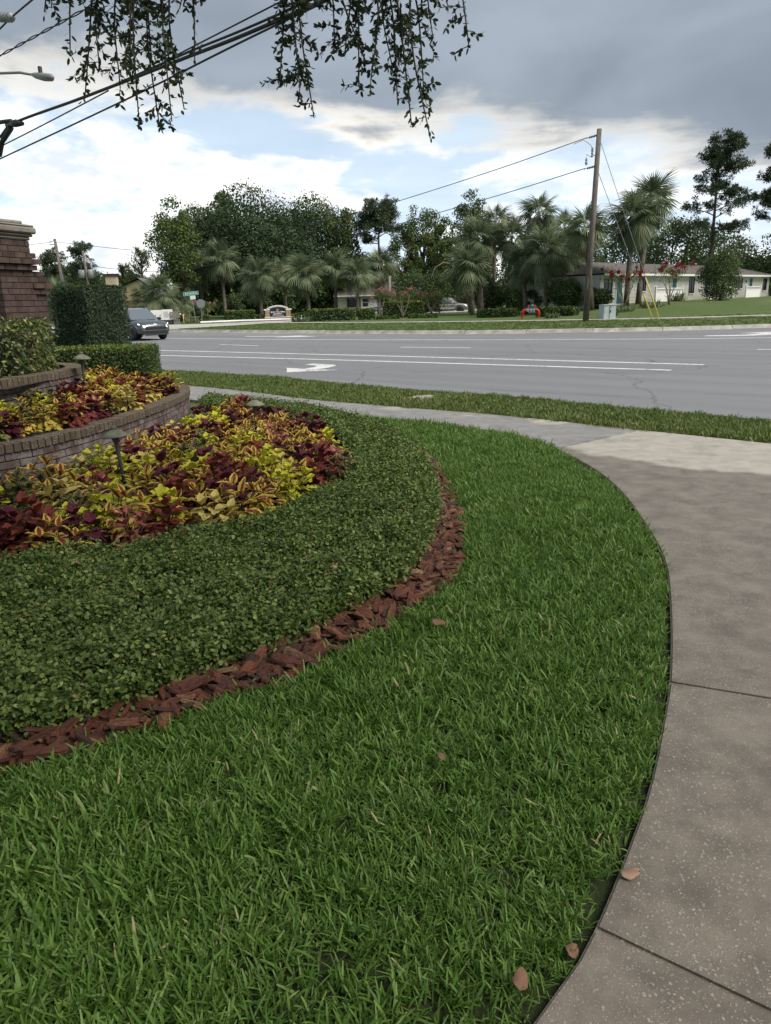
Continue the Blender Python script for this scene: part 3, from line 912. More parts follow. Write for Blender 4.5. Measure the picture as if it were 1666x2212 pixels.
def chip_mesh(i):
    """a split piece of pine bark: an uneven, slightly curled slab"""
    rs = random.Random(40 + i)
    n = 8; L, W, H = 1, rs.uniform(.32, .6), rs.uniform(.09, .16)
    ring = []
    for k in range(n):
        a = 2 * math.pi * k / n
        ring.append((math.cos(a) * .5 * L * rs.uniform(.78, 1.08), math.sin(a) * .5 * W * rs.uniform(.7, 1.15)))
    curl = rs.uniform(-.5, .5); tw = rs.uniform(-.25, .25)
    bm = bmesh.new()
    low = [bm.verts.new((x, y, -H / 2 + curl * x * x + tw * x * y + rs.uniform(-.02, .02))) for x, y in ring]
    top = [bm.verts.new((x * .93, y * .9, H / 2 + curl * x * x + tw * x * y + rs.uniform(-.03, .03))) for x, y in ring]
    c0 = bm.verts.new((0, 0, H / 2 + rs.uniform(.0, .06))); c1 = bm.verts.new((0, 0, -H / 2))
    for k in range(n):
        q = (k + 1) % n
        bm.faces.new((low[k], low[q], top[q], top[k])); bm.faces.new((top[k], top[q], c0)); bm.faces.new((low[q], low[k], c1))
    me = bpy.data.meshes.new('bark_chip'); bm.to_mesh(me); bm.free()
    a = me.attributes.new('v', 'FLOAT', 'POINT'); a.data.foreach_set('value', np.zeros(len(me.vertices), np.float32))
    me.materials.append(M['chip'])
    return me


chips = [chip_mesh(i) for i in range(9)]
P = sample_poly(mulch_poly, 520)
order = np.argsort(np.linalg.norm(P, axis=1) + rng.random(len(P)) * .4 + np.where(np.abs(P[:, 0]) > .62 * P[:, 1], 30, 0))
P = P[order]
for i in range(min(300, len(P))):
    s = random.choice((.06, .08, .10, .12, .14, .17)) * random.uniform(.85, 1.15)
    link('bark_chip', chips[i % 9], mb, loc=(P[i, 0], P[i, 1], random.uniform(-.005, .038)),
         rot=(random.gauss(0, .38), random.gauss(0, .30), random.random() * 6.28), scl=(s * random.uniform(.9, 1.3), s * random.uniform(.5, 1.0), s * random.uniform(.7, 1.2)))
Q = np.concatenate([P[300:], sample_poly(mulch_poly, 1100)]); n = len(Q)
s = rng.choice([.03, .045, .065, .09], n) * np.where(Q[:, 1] > 3.6, 1.35, 1.)
rest = scatter('bark_fines', np.c_[Q, rng.uniform(-.022, .008, n)], np.stack([rng.normal(0, .4, n), rng.normal(0, .35, n), rng.random(n) * 6.283], 1), s, chips, kind='stuff')
rest.parent = mb
gravel_me = raw_mesh('x', [(0, 0, 0), (1, 0, 0), (0, 1, 0)], [(0, 1, 2)])
bpy.data.meshes.remove(gravel_me)
# thin strip of sand showing between mulch and ground cover
sv, sf = strip(JAS_OUT[18:58] + rng.normal(0, .006, JAS_OUT[18:58].shape), .10, -.020)
MB().add(sv, sf).obj('sand_strip', M['sand'], mb)

# Asian jasmine mat: a low clipped bank with leafy sides
jas_poly = [tuple(p) for p in JAS_OUT] + [(-1.5, 11.6), (-2.5, 12.55), (-2.95, 12.7), (-2.95, 11.9)] + [tuple(p) for p in JAS_IN[::-1]]
JH = .15
ins = [tuple(p) for p in smooth_line([tuple(p) for p in JAS_OUT], .1)]
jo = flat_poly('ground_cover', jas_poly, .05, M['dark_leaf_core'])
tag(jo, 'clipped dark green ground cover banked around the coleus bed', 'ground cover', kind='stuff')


def sprig(name, n, L, W, rad, mat):
    p = rng.normal(0, rad, (n, 3)) * [1, 1, .45]
    N = unit(np.c_[rng.normal(0, .5, (n, 2)), np.full(n, .9)])
    ax = unit(np.c_[rng.normal(0, 1, (n, 2)), rng.uniform(-.1, .8, n)])
    me = leaf_cloud(name, p, N, L, W, .35, .16, True, ax)
    me.materials.append(mat)
    return me


sprigs = [sprig(f'jasmine_sprig_{i}', 30, .0225, .0145, .032, M['jasmine']) for i in range(8)]
P = sample_poly(jas_poly, 560)
dd = np.linalg.norm(P, axis=1)
P = P[rng.random(len(P)) < np.clip(1.2 - .07 * dd, .5, 1)]
P = P[dist_to(JAS_OUT, P) > .018]
de = dist_to(JAS_OUT, P)
top = .045 + (JH - .045) * np.clip(de / .13, 0, 1) ** .55 + .016 * np.sin(P[:, 0] * 7 + P[:, 1] * 3) * np.sin(P[:, 1] * 2.3 + 1) + .013 * np.sin(P[:, 1] * 11 - P[:, 0] * 5) + np.where(rng.random(len(P)) < .03, .03, 0)
n = len(P)
z = top - .028 * rng.random(n)
# extra sprigs down the outer face
k = rng.integers(0, len(JAS_OUT), 2600)
Q = JAS_OUT[k] + [-.018, .018] + rng.normal(0, .012, (2600, 2)); zq = .02 + .10 * rng.random(2600)
fade = dist_to(JAS_OUT[:3], Q) > .2
Q, zq = Q[fade], zq[fade]
PP = np.r_[np.c_[P, z], np.c_[Q, zq]]; n = len(PP)
dd = np.linalg.norm(PP[:, :2], axis=1)
scatter('ground_cover_leaves', PP, np.stack([rng.normal(0, .35, n), rng.normal(0, .35, n), rng.random(n) * 6.283], 1), (.8 + .45 * rng.random(n)) * (1 + .02 * dd), sprigs, kind='stuff').parent = jo
# ---------------------------------------------------------------- planter walls
def brick_piece(mat, name):
    vs, fs = bevbox(.5, .5, .5, .035)
    me = bpy.data.meshes.new(name); me.from_pydata(vs, [], fs); me.materials.append(mat); me.update()
    return me


BR, CB, PB = brick_piece(M['brick'], 'brick'), brick_piece(M['cap_brick'], 'coping_brick'), brick_piece(M['pillar_brick'], 'pillar_brick')


def planter_wall(name, curve, z0, courses, ch, depth, blen, cap_h, cap_len, cap_w, over, label):
    """courses of brick along a curve with a rowlock coping; curve is the outer face"""
    W = empty(name, (curve[0][0], curve[0][1], z0)); o0 = np.array([curve[0][0], curve[0][1], z0])
    tag(W, label, 'garden wall')
    C_ = smooth_line(curve, .02)
    s = np.concatenate([[0], np.cumsum(np.linalg.norm(np.diff(C_, axis=0), axis=1))])
    T = np.gradient(C_, axis=0); T /= np.linalg.norm(T, axis=1, keepdims=True)
    inn = np.stack([-T[:, 1], T[:, 0]], 1)              # inward: left of travel

    def at_(q): return np.array([np.interp(q, s, C_[:, 0]), np.interp(q, s, C_[:, 1])]), np.array([np.interp(q, s, T[:, 0]), np.interp(q, s, T[:, 1])]), np.array([np.interp(q, s, inn[:, 0]), np.interp(q, s, inn[:, 1])])
    core = MB(); k = C_[::10]; ki = inn[::10]; n = len(k)
    a, b = k + ki * .010, k + ki * depth
    zt = z0 + courses * ch
    vs = [(p[0], p[1], z0 - .1) for p in a] + [(p[0], p[1], zt) for p in a] + [(p[0], p[1], zt) for p in b] + [(p[0], p[1], z0 - .1) for p in b]
    fs = []
    for i in range(n - 1):
        for r_ in range(3):
            fs.append((r_ * n + i, r_ * n + i + 1, (r_ + 1) * n + i + 1, (r_ + 1) * n + i))
    core.add([tuple(np.array(v) - o0) for v in vs], fs).obj('mortar_core', M['mortar'], W)
    cb = MB(); a, b = k + ki * (-over + .012), k + ki * (cap_len - over - .008)
    vs = [(p[0], p[1], zt + .004) for p in a] + [(p[0], p[1], zt + cap_h - .012) for p in a] + [(p[0], p[1], zt + cap_h - .012) for p in b] + [(p[0], p[1], zt + .004) for p in b]
    fs = [((r_ * n + i), (r_ * n + i + 1), ((r_ + 1) % 4 * n + i + 1), ((r_ + 1) % 4 * n + i)) for i in range(n - 1) for r_ in range(4)]
    cb.add([tuple(np.array(v) - o0) for v in vs], fs).obj('coping_mortar', M['mortar'], W)
    for c in range(courses):
        q = (c % 2) * blen / 2
        while q + blen < s[-1]:
            p, t, i_ = at_(q + blen / 2)
            cen = p + i_ * (.048 - random.uniform(0, .004))
            link('brick', BR, W, loc=(cen[0] - o0[0], cen[1] - o0[1], (c + .5) * ch), rot=(0, 0, math.atan2(t[1], t[0])), scl=(blen - .011, .095, ch - .011))
            q += blen
    q = 0
    while q + cap_w < s[-1]:
        p, t, i_ = at_(q + cap_w / 2)
        cen = p + i_ * (cap_len / 2 - over)
        link('coping_brick', CB, W, loc=(cen[0] - o0[0], cen[1] - o0[1], courses * ch + cap_h / 2 + random.uniform(-.003, .003)),
             rot=(random.gauss(0, .012), random.gauss(0, .01), math.atan2(t[1], t[0]) + random.gauss(0, .012)), scl=(cap_w - .012, cap_len, cap_h))
        q += cap_w
    return W


LW = [(-4.75, 6.72), (-4.25, 6.95), (-3.88, 7.25), (-3.60, 7.62), (-3.39, 8.15), (-3.22, 8.9), (-3.10, 9.8), (-3.03, 10.8), (-3.06, 11.7), (-3.24, 12.5), (-3.55, 13.1), (-4.0, 13.55), (-4.6, 13.85)]
UW = [(-5.5, 7.75), (-5.0, 7.95), (-4.62, 8.22), (-4.38, 8.6), (-4.25, 9.05), (-4.15, 9.5), (-4.10, 9.95), (-4.16, 10.4), (-4.36, 10.85), (-4.66, 11.2), (-5.1, 11.45)]
planter_wall('planter_wall', LW, 0., 3, .081, .20, .285, .092, .215, .088, .022, 'curved low brick wall with mossy coping behind the wide coleus bed')
planter_wall('planter_wall', UW, .46, 4, .0775, .20, .27, .095, .215, .086, .025, 'upper curved brick wall holding the variegated hedge')

# soil of the two beds
LBED = [tuple(p) for p in JAS_IN] + [(-2.95, 11.85)] + [tuple(p) for p in smooth_line(LW, .2)[::-1] if p[1] < 11.8] + [(-4.6, 6.7)]
flat_poly('lower_bed_soil', LBED, .012, M['soil']); tag(bpy.data.objects['lower_bed_soil'], kind='structure')
lw_in = np.array([(-4.7, 6.9), (-4.35, 7.08), (-4.03, 7.35), (-3.78, 7.72), (-3.58, 8.2), (-3.41, 8.95), (-3.29, 9.85), (-3.22, 10.8), (-3.25, 11.65), (-3.42, 12.4), (-3.7, 12.95), (-4.1, 13.35), (-4.6, 13.6)])
uw_out = np.array([(-5.5, 7.72), (-4.98, 7.93), (-4.6, 8.2), (-4.36, 8.58), (-4.23, 9.05), (-4.13, 9.5), (-4.08, 9.95), (-4.14, 10.4), (-4.34, 10.87), (-4.64, 11.23), (-5.0, 11.6), (-5.3, 12.2), (-5.5, 12.8)])
n_ = len(lw_in)
vs = [(p[0], p[1], .28) for p in lw_in] + [(p[0], p[1], .50) for p in uw_out]
ub = MB().add(vs, [(i, i + 1, n_ + i + 1, n_ + i) for i in range(n_ - 1)])
ub.add([(-5.5, 7.6, .86), (-4.2, 8.4, .78), (-4.1, 10.2, .78), (-4.8, 11.3, .78), (-7, 11.6, .80), (-7, 8, .80)], [(0, 1, 2, 3, 4, 5)])
tag(ub.obj('upper_bed_soil', M['soil']), kind='structure')

# ---------------------------------------------------------------- brick entrance pillar
PA = np.array([-5.14, 10.6]); pd = np.array([.33, .944]); pn = np.array([.944, -.33])
pil = empty('brick_pillar', (PA[0], PA[1], 0), math.atan2(pd[1], pd[0]))
tag(pil, 'dark red brick pillar with cream moulded cap and corbelled shoulder', 'pillar')
# local frame: x along the long face (away to the right), y into the pillar (left), faces at y=0 and x=0
ch, bl = .0815, .213


def pillar_block(x0, x1, y0, y1, z0, nc, corb=()):
    core = MB(); core.box(((x0 + x1) / 2, (y0 + y1) / 2, z0 + nc * ch / 2), (x1 - x0 - .016, y1 - y0 - .016, nc * ch - .004))
    core.obj('mortar_core', M['pillar_mortar'], pil)
    for c in range(nc):
        e = dict(corb).get(nc - 1 - c, 0.)
        z = z0 + (c + .5) * ch
        X0, X1, Y0, Y1 = x0 - e, x1 + e, y0 - e, y1 + e
        q = X0 - (bl / 2 if c % 2 else 0)
        while q < X1 - .01:                                   # long face (y = Y0)
            a, b = max(q, X0), min(q + bl, X1)
            if b - a > .03:
                link('brick', PB, pil, loc=((a + b) / 2, Y0 + .048, z), scl=(b - a - .010, .096 + random.uniform(-.003, .003), ch - .011))
            q += bl
        q = Y0 + .1 - (0 if c % 2 else bl / 2)
        while q < Y1 - .01:                                   # both short faces
            a, b = max(q, Y0 + .1), min(q + bl, Y1)
            if b - a > .03:
                link('brick', PB, pil, loc=(X0 + .048, (a + b) / 2, z), scl=(.096, b - a - .010, ch - .011))
                if c > 2: link('brick', PB, pil, loc=(X1 - .048, (a + b) / 2, z), scl=(.096, b - a - .010, ch - .011))
            q += bl


pillar_block(0, .62, 0, .75, .62, 24, corb=((2, .045), (3, .09), (4, .045)))
pillar_block(.632, .86, .04, .70, .62, 19, corb=((0, .0), (1, .03), (2, .07), (3, .04)))
cap = MB()
for (a, z0, z1) in ((.02, 0, .045), (.05, .046, .085), (.085, .086, .17), (.07, .171, .205), (-.03, .206, .26)):
    cap.box((.31, .375, 2.579 + (z0 + z1) / 2), (.62 + 2 * a, .75 + 2 * a, z1 - z0), 0, .018)
cap.obj('cap', M['stone'], pil)

# ---------------------------------------------------------------- hedges near the wall
def hedge_box(name, c, d, rz, leafn, L, Wd, label, mat, tip=None, tipn=0, sag=.02, core=True, rough=.03, group=None, cat='hedge', axis=None, hexa=False):
    """a clipped block: shaded twig core, a skin of leaves and a paler flush of growth on top"""
    o = empty(name, (c[0], c[1], c[2]), rz)
    tag(o, label, cat, group)
    x, y, z = d[0] / 2, d[1] / 2, d[2]
    if core:
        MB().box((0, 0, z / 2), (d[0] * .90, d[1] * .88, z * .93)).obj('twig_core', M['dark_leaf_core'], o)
    areas = np.array([d[0] * z, d[0] * z, d[1] * z, d[1] * z, d[0] * d[1]])
    f = rng.choice(5, leafn, p=areas / areas.sum())
    u, v = rng.random(leafn) * 2 - 1, rng.random(leafn)
    P = np.zeros((leafn, 3)); N = np.zeros((leafn, 3))
    for k, (ax, sg) in enumerate(((1, -1), (1, 1), (0, -1), (0, 1))):
        m_ = f == k
        P[m_, ax] = sg * (y if ax else x); P[m_, 1 - ax] = u[m_] * (x if ax else y); P[m_, 2] = v[m_] * z; N[m_, ax] = sg
    m_ = f == 4
    P[m_, 0] = u[m_] * x; P[m_, 1] = (v[m_] * 2 - 1) * y; P[m_, 2] = z; N[m_, 2] = 1
    r_ = rng.random(leafn)[:, None]
    bump = .5 + .5 * np.sin(P[:, [0]] * 9 / max(.6, d[0] / 4)) * np.sin(P[:, [2]] * 8 + P[:, [1]] * 7)
    P += N * (rough * (r_ * 1.6 - 1.1) + rough * .6 * bump)
    me = leaf_cloud('foliage', P, N + [0, 0, .35], L, Wd, .7, .15, hexa, axis)
    link('foliage', me, o, mat)
    if tip:
        P = np.c_[(rng.random(tipn) * 2 - 1) * x, (rng.random(tipn) * 2 - 1) * y, z + rng.random(tipn) * rough * 1.6]
        link('young_growth', leaf_cloud('young_growth', P, np.tile([0, 0, 1.], (tipn, 1)), L, Wd, .7, .15), o, tip)
    return o


hedge_box('low_box_hedge', (-4.58, 12.45, .42), (1.62, 1.15, .57), R(6), 15000, .035, .022, 'low clipped green hedge standing behind the path lamp and upper bed', M['hedge'], M['hedge_tip'], 2600, rough=.03)
hedge_box('tall_clipped_hedge', (-5.38, 14.35, .3), (.96, .92, 1.70), R(-32), 17000, .055, .014, 'tall dark block of clipped hedge beside the passing car', M['podocarpus'], M['hedge'], 900, rough=.028)
hedge_box('low_box_hedge', (-6.15, 14.6, .3), (.9, .7, .82), R(0), 3500, .05, .03, 'short hedge with yellow-green top between pillar and tall hedge', M['podocarpus'], M['hedge_tip'], 900, rough=.05)
vh = hedge_box('variegated_hedge', (-5.28, 9.85, .76), (1.75, 1.05, .66), R(12), 5200, .062, .030, 'shaggy variegated yellow-green hedge above the upper brick wall', M['variegated'], M['variegated'], 900, rough=.06, core=False, hexa=True)
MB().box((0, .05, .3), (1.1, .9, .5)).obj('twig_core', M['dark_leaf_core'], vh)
st = MB()
for i in range(26):
    x0, y0 = random.uniform(-.7, .7), random.uniform(-.6, .3)
    p = [(x0, y0, 0), (x0 + random.gauss(0, .08), y0 - .1 + random.gauss(0, .06), .25), (x0 + random.gauss(0, .16), y0 - .12 + random.gauss(0, .1), .55)]
    st.tube(p, [.012, .009, .004], 5)
st.obj('stems', M['bark_pale'], vh)

# ---------------------------------------------------------------- path lamps
def path_lamp(x, y, z, h, tilt, label):
    o = empty('path_lamp', (x, y, z)); o.rotation_euler = tilt
    tag(o, label, 'path light', 'mushroom path lamps in the planting')
    s = MB(); s.lathe([(.016, 0), (.0165, h * .6), (.020, h * .82), (.026, h - .075), (.033, h - .055)], n=14); s.obj('stem', M['lamp_stem'], o, True)
    MB().lathe([(.033, h - .056), (.036, h - .03), (.03, h - .022)], n=14).obj('socket', M['lamp_stem'], o, True)
    MB().lathe([(.116, h - .030), (.118, h - .022), (.088, h - .004), (.056, h + .018), (.034, h + .032), (.026, h + .036)], n=28).obj('shade', M['lamp_metal'], o, True)
    MB().lathe([(.027, h + .030), (.026, h + .055), (.022, h + .063), (.008, h + .066)], n=16).obj('finial', M['lamp_metal'], o, True)
    return o


path_lamp(-2.37, 6.6, .0, .54, (R(1), R(-3.5), 0), 'greenish metal path lamp in front of the lower brick wall')
path_lamp(-1.55, 9.0, .0, .47, (0, R(1), 0), 'dark metal path lamp amid coleus with the pavement behind')
path_lamp(-3.94, 9.95, .48, .54, (0, R(1), 0), 'metal path lamp beside the end of the upper brick wall')

# ---------------------------------------------------------------- coleus
def coleus_leaf(kind, i):
    """a toothed leaf along +x, cupped and drooping; 'e' runs from midrib (0) to margin (1)"""
    rs = random.Random(kind * 17 + i)
    n = 7
    ruffle = {0: .03, 1: .10, 2: .03, 3: .05, 4: .03, 5: .13, 6: .03}[kind]
    wid = {0: .44, 1: .70, 2: .70, 3: .62, 4: .55, 5: .66, 6: .58}[kind]
    tooth = {0: .05, 1: .22, 2: .03, 3: .10, 4: .05, 5: .13, 6: .04}[kind]
    droop = rs.uniform(.25, .6)
    V, e, Q, T_ = [], [], [], []
    for k in range(n):
        t_ = k / (n - 1)
        w_ = wid / 2 * (math.sin(math.pi * t_ ** .62) ** 1.05 if 0 < t_ < 1 else 0)
        w_ *= 1 + tooth * (1 if k % 2 else -1)
        z = .18 * t_ - droop * t_ * t_ * .55
        for s in (-1, -.55, 0, .55, 1):
            zz = z + abs(s) * w_ * .30 + (ruffle * math.sin(k * 2.4 + s * 2 + i) * abs(s) if 0 < t_ < 1 else 0)
            V.append((t_ + (.05 * abs(s) if 0 < k < n - 1 else 0), s * w_, zz)); e.append(max(abs(s), ss(.80, 1., t_) if True else 0))
    for k in range(n - 1):
        for s in range(4):
            a = k * 5 + s
            Q.append((a, a + 5, a + 6, a + 1))
    me = raw_mesh('coleus_leaf', V, quads=Q, attrs={'e': e, 't': [v[0] for v in V]}, smooth=True)
    me.materials.append(CMAT[kind])
    return me


def coleus_mat(name, centre, mid, margin, a, b, rnd):
    m, t = new_mat(name)
    e = t.n('ShaderNodeAttribute', attribute_name='e').outputs['Fac']
    tt = t.n('ShaderNodeAttribute', attribute_name='t').outputs['Fac']
    r = t.n('ShaderNodeObjectInfo').outputs['Random']
    g = t.n('ShaderNodeTexCoord').outputs['Object']
    nz = t.noise(g, 9, 4, .6)
    f = t.m('ADD', t.m('ADD', e, t.m('MULTIPLY', t.m('SUBTRACT', nz, .5), .5)), t.m('MULTIPLY', t.m('SUBTRACT', r, .5), rnd))
    col = t.ramp(f, [(0, centre), (a, mid), (b, margin), (1, margin)])
    col = t.mix(t.m('MULTIPLY', t.mr(t.voro(t.vm('MULTIPLY', g, (1., 2., 1.)), 7, 'DISTANCE_TO_EDGE'), .08, .0), .3), col, tuple(min(1, q * 1.3 + .01) for q in mid))
    col = t.mix(t.m('MULTIPLY', r, .25), col, (.02, .02, .01))
    fin(t, col, .62, .2, t.voro(g, 12), .25, .02)
    tr = t.n('ShaderNodeBsdfTranslucent'); t.set(tr.inputs[0], col)
    mx = t.n('ShaderNodeMixShader'); mx.inputs[0].default_value = .22
    t.t.links.new(t.b.outputs[0], mx.inputs[1]); t.t.links.new(tr.outputs[0], mx.inputs[2]); t.t.links.new(mx.outputs[0], t.out.inputs[0])
    return m


CMAT = [coleus_mat('coleus_yellow_red', (.16, .022, .022), (.22, .044, .024), (.60, .48, .080), .40, .56, .25),
        coleus_mat('coleus_lime', (.42, .43, .030), (.50, .50, .036), (.60, .56, .06), .4, .8, .5),
        coleus_mat('coleus_burgundy', (.095, .014, .026), (.074, .012, .022), (.11, .018, .030), .4, .8, .5),
        coleus_mat('coleus_rust', (.150, .028, .020), (.19, .042, .024), (.125, .025, .022), .5, .9, .5),
        coleus_mat('coleus_rose', (.44, .37, .08), (.33, .100, .085), (.27, .064, .070), .22, .6, .6),
        coleus_mat('coleus_plum_green', (.085, .024, .035), (.090, .068, .032), (.22, .24, .065), .45, .8, .3),
        coleus_mat('coleus_peach', (.50, .41, .12), (.50, .37, .14), (.58, .50, .13), .4, .8, .5)]
CNAME = ['yellow-edged red', 'lime green', 'burgundy', 'rusty red', 'rose and yellow', 'plum and green', 'pale peach-yellow']
CLEAF = [[coleus_leaf(k, i) for i in range(3)] for k in range(7)]
CLEN = [.128, .108, .125, .120, .112, .110, .112]
ORD = ['first', 'second', 'third', 'fourth', 'fifth', 'sixth', 'seventh', 'eighth', 'ninth', 'tenth', 'eleventh', 'twelfth', 'thirteenth', 'fourteenth', 'fifteenth', 'sixteenth', 'seventeenth', 'eighteenth', 'nineteenth', 'twentieth', 'twenty-first', 'twenty-second', 'twenty-third', 'twenty-fourth', 'twenty-fifth', 'twenty-sixth', 'twenty-seventh', 'twenty-eighth', 'twenty-ninth', 'thirtieth']


def coleus_layout(seed, kind):
    """leaves of one plant: opposite pairs up several leaning stems"""
    rs = random.Random(seed)
    out = []; stems = []
    ns = 4
    for s_ in range(ns):
        az = 6.283 * s_ / (ns - 1) + rs.uniform(-.4, .4); lean = rs.uniform(.30, .42) if s_ else .04
        tip = Vector((math.cos(az) * lean * .30, math.sin(az) * lean * .30, rs.uniform(.20, .24) + (0 if s_ else .05)))
        stems.append((Vector((0, 0, 0)), tip))
        for lv in range(3 if seed % 10 >= 3 else 2):
            p = tip * (1 - lv * .27)
            for k in range(3 if lv == 0 else (2 if s_ else 3)):
                a = az + lv * 1.57 + k * (2.09 if lv == 0 or not s_ else 3.1416) + rs.uniform(-.35, .35)
                if lv and s_: a = az + (-.8, .8)[k] + rs.uniform(-.3, .3)
                pitch = (-.75, -.10, .15)[lv] + rs.uniform(-.25, .25)
                out.append((p, a, pitch, CLEN[kind] * (.85, 1.2, 1.3)[lv] * rs.uniform(.85, 1.2)))
    return out, stems


LAY = {(k, v): coleus_layout(k * 10 + v, k) for k in range(7) for v in range(6)}
STEM_ME, LOW_ME = {}, {}
for (k, v), (lv_, stm) in LAY.items():
    s_ = MB()
    for a, b in stm: s_.tube([a, a.lerp(b, .5) + Vector((0, 0, .02)), b], [.007, .006, .003], 5)
    STEM_ME[k, v] = s_.mesh('stems'); STEM_ME[k, v].materials.append(M['dark_leaf_core'])
    # the shaded leaves low in the plant
    n = 60; a = rng.random(n) * 6.283; rr = rng.uniform(.02, .15, n)
    lp = np.c_[np.cos(a) * rr, np.sin(a) * rr, rng.uniform(.02, .14, n)]
    LOW_ME[k, v] = leaf_cloud('lower_leaves', lp, np.c_[np.cos(a), np.sin(a), np.full(n, .8)], CLEN[k] * .8, CLEN[k] * .45, .5, .1, True, np.c_[np.cos(a), np.sin(a), np.full(n, -.2)])
    nv = len(LOW_ME[k, v].vertices)
    for nm, val in (('e', np.tile([.2, 1, 1, .9, 1, 1], nv // 6)), ('t', np.tile([0, .3, .7, 1, .7, .3], nv // 6))):
        at_ = LOW_ME[k, v].attributes.new(nm, 'FLOAT', 'POINT'); at_.data.foreach_set('value', val.astype(np.float32))
    LOW_ME[k, v].materials.append(CMAT[k])


def coleus(x, y, z, kind, label, group):
    tall = y < 6.6
    v = random.randrange(3) + (3 if tall else 0)
    o = empty('coleus_plant', (x, y, z), random.random() * 6.283)
    s = random.uniform(.86, 1.14)
    o.scale = (s, s, s * random.uniform(.78, .98) * (1.08 if tall else .95))
    o.rotation_euler = (random.gauss(0, .07), random.gauss(0, .07), o.rotation_euler[2])
    tag(o, label, 'coleus', group)
    lv_, _ = LAY[kind, v]
    link('stems', STEM_ME[kind, v], o)
    lo = link('inner_leaves', LOW_ME[kind, v], o); lo['kind'] = 'stuff'
    for i, (p, a, pitch, L) in enumerate(lv_):
        link('leaf', CLEAF[kind][i % 3], o, loc=p, rot=(random.gauss(0, .15), pitch, a), scl=(L, L, L))


def bed(poly, name, spacing, zf, group, weights, edge, inset, seed):
    rs = random.Random(seed)
    poly = np.asarray(poly)
    y0, y1 = poly[:, 1].min(), poly[:, 1].max(); rows = []
    y = y0 + .1
    k = 0
    while y < y1:
        xs = np.arange(poly[:, 0].min() + (k % 2) * spacing / 2, poly[:, 0].max(), spacing)
        P = np.c_[xs, np.full(len(xs), y)]
        ok = inside(poly, P) & (dist_to(edge, P) > inset) & ((name != 'lower coleus bed') | ((dist_to(LW, P) > .55) & (inside(poly, P * (1 + 1.05 / np.linalg.norm(P, axis=1, keepdims=True))) | (P[:, 1] > 8.6))))
        P = P[ok]
        vis = P[:, 0] > -.56 * P[:, 1] - .25
        P = P[vis]
        P = P[~((np.abs(P[:, 0] + .36 * P[:, 1]) < .13) & (P[:, 1] > 5.9) & (P[:, 1] < 6.65))]      # keep the lamp's stem clear
        if len(P): rows.append(P)
        y += spacing * .86; k += 1
    total = 0
    for r_, P in enumerate(rows):
        for i, (x, yy) in enumerate(P):
            kind = rs.choices(range(7), weights)[0]
            # neighbouring plants are often set in short drifts
            h = math.sin(x * 2.9 + yy * 1.3) + math.sin(yy * 3.7 - x * 1.9)
            if rs.random() < .55: kind = [2, 0, 0, 3, 5, 1, 0, 6, 3, 2, 4][int((h + 2) / 4 * 10.99)]
            row = 'front row' if r_ == 0 else ('rearmost row' if r_ == len(rows) - 1 else ORD[r_] + ' row')
            lab = f'{CNAME[kind]} coleus, {ORD[i]} from left in the {row} of the {name}'
            coleus(x + rs.gauss(0, .03), yy + rs.gauss(0, .03), zf(x, yy), kind, lab, group)
            total += 1
    return total


edge_l = np.array([tuple(p) for p in JAS_IN])
nA = bed(LBED, 'lower coleus bed', .32, lambda x, y: .012, 'coleus in the lower bed', [7, 3.6, 3.2, 3.0, .8, 2.4, .9], np.array(LBED + [LBED[0]]), .10, 3)
UBED = [tuple(p) for p in lw_in] + [tuple(p) for p in uw_out[::-1]]
def ubz(x, y):
    q = np.array([[x, y]]); a = dist_to(lw_in, q)[0]; b = dist_to(uw_out, q)[0]
    return .28 + .22 * a / (a + b)
nB = bed([p for p in UBED if True], 'upper coleus bed', .25, ubz, 'coleus in the upper bed', [5, 5, 3, 3, 1, 3, 1], np.array(UBED + [UBED[0]]), .07, 5)
print('coleus', nA, nB)

# ---------------------------------------------------------------- fallen leaves
def dead_leaf(x, y, z, L, rz, mat, label, tilt=(0, 0)):
    n = 9
    V, Q = [], []
    for k in range(n):
        t_ = k / (n - 1); w_ = .36 * math.sin(math.pi * t_ ** .8) ** .8 if 0 < t_ < 1 else .02
        for s in (-1, 0, 1):
            V.append((t_ - .5, s * w_ * (1 + .12 * math.sin(9 * t_)), .05 * abs(s) + .10 * (t_ - .5) ** 2 + .03 * math.sin(6 * t_ + 2 * s)))
    for k in range(n - 1):
        for s in (0, 1): Q.append((k * 3 + s, k * 3 + s + 1, k * 3 + s + 4, k * 3 + s + 3))
    me = raw_mesh('fallen_leaf', V, quads=Q, smooth=True)
    o = link('fallen_leaf', me, None, mat, (x, y, z), (tilt[0], tilt[1], rz), (L, L, L))
    md = o.modifiers.new('thickness', 'SOLIDIFY'); md.thickness = .012
    tag(o, label, 'leaf', 'dead leaves lying about')


dead_leaf(.67, 1.75, .006, .062, R(20), M['pale_leaf'], 'brown oval leaf lying flat on the speckled concrete path')
dead_leaf(.25, 3.42, .045, .075, R(8), M['brown_leaf'], 'curled brown leaf lying on the lawn near the mulch bend', (.3, .2))
dead_leaf(-.30, 3.97, .165, .06, R(80), M['pale_leaf'], 'pale pinkish leaf resting on the ground cover near its edge', (.2, -.5))
dead_leaf(.17, 2.28, .05, .05, R(60), M['brown_leaf'], 'small reddish leaf standing in the middle of the lawn', (.6, .4))
dead_leaf(.93, 8.24, .06, .06, R(10), M['pale_leaf'], 'pale leaf on the far lawn beside the walkway')
dead_leaf(.44, 1.50, .004, .05, R(50), M['brown_leaf'], 'brown leaf lodged in the path joint at the lawn edge', (.5, .2))
dead_leaf(.29, 1.40, .03, .055, R(70), M['brown_leaf'], 'tan leaf on the grass beside the dark soil edge', (.4, -.3))
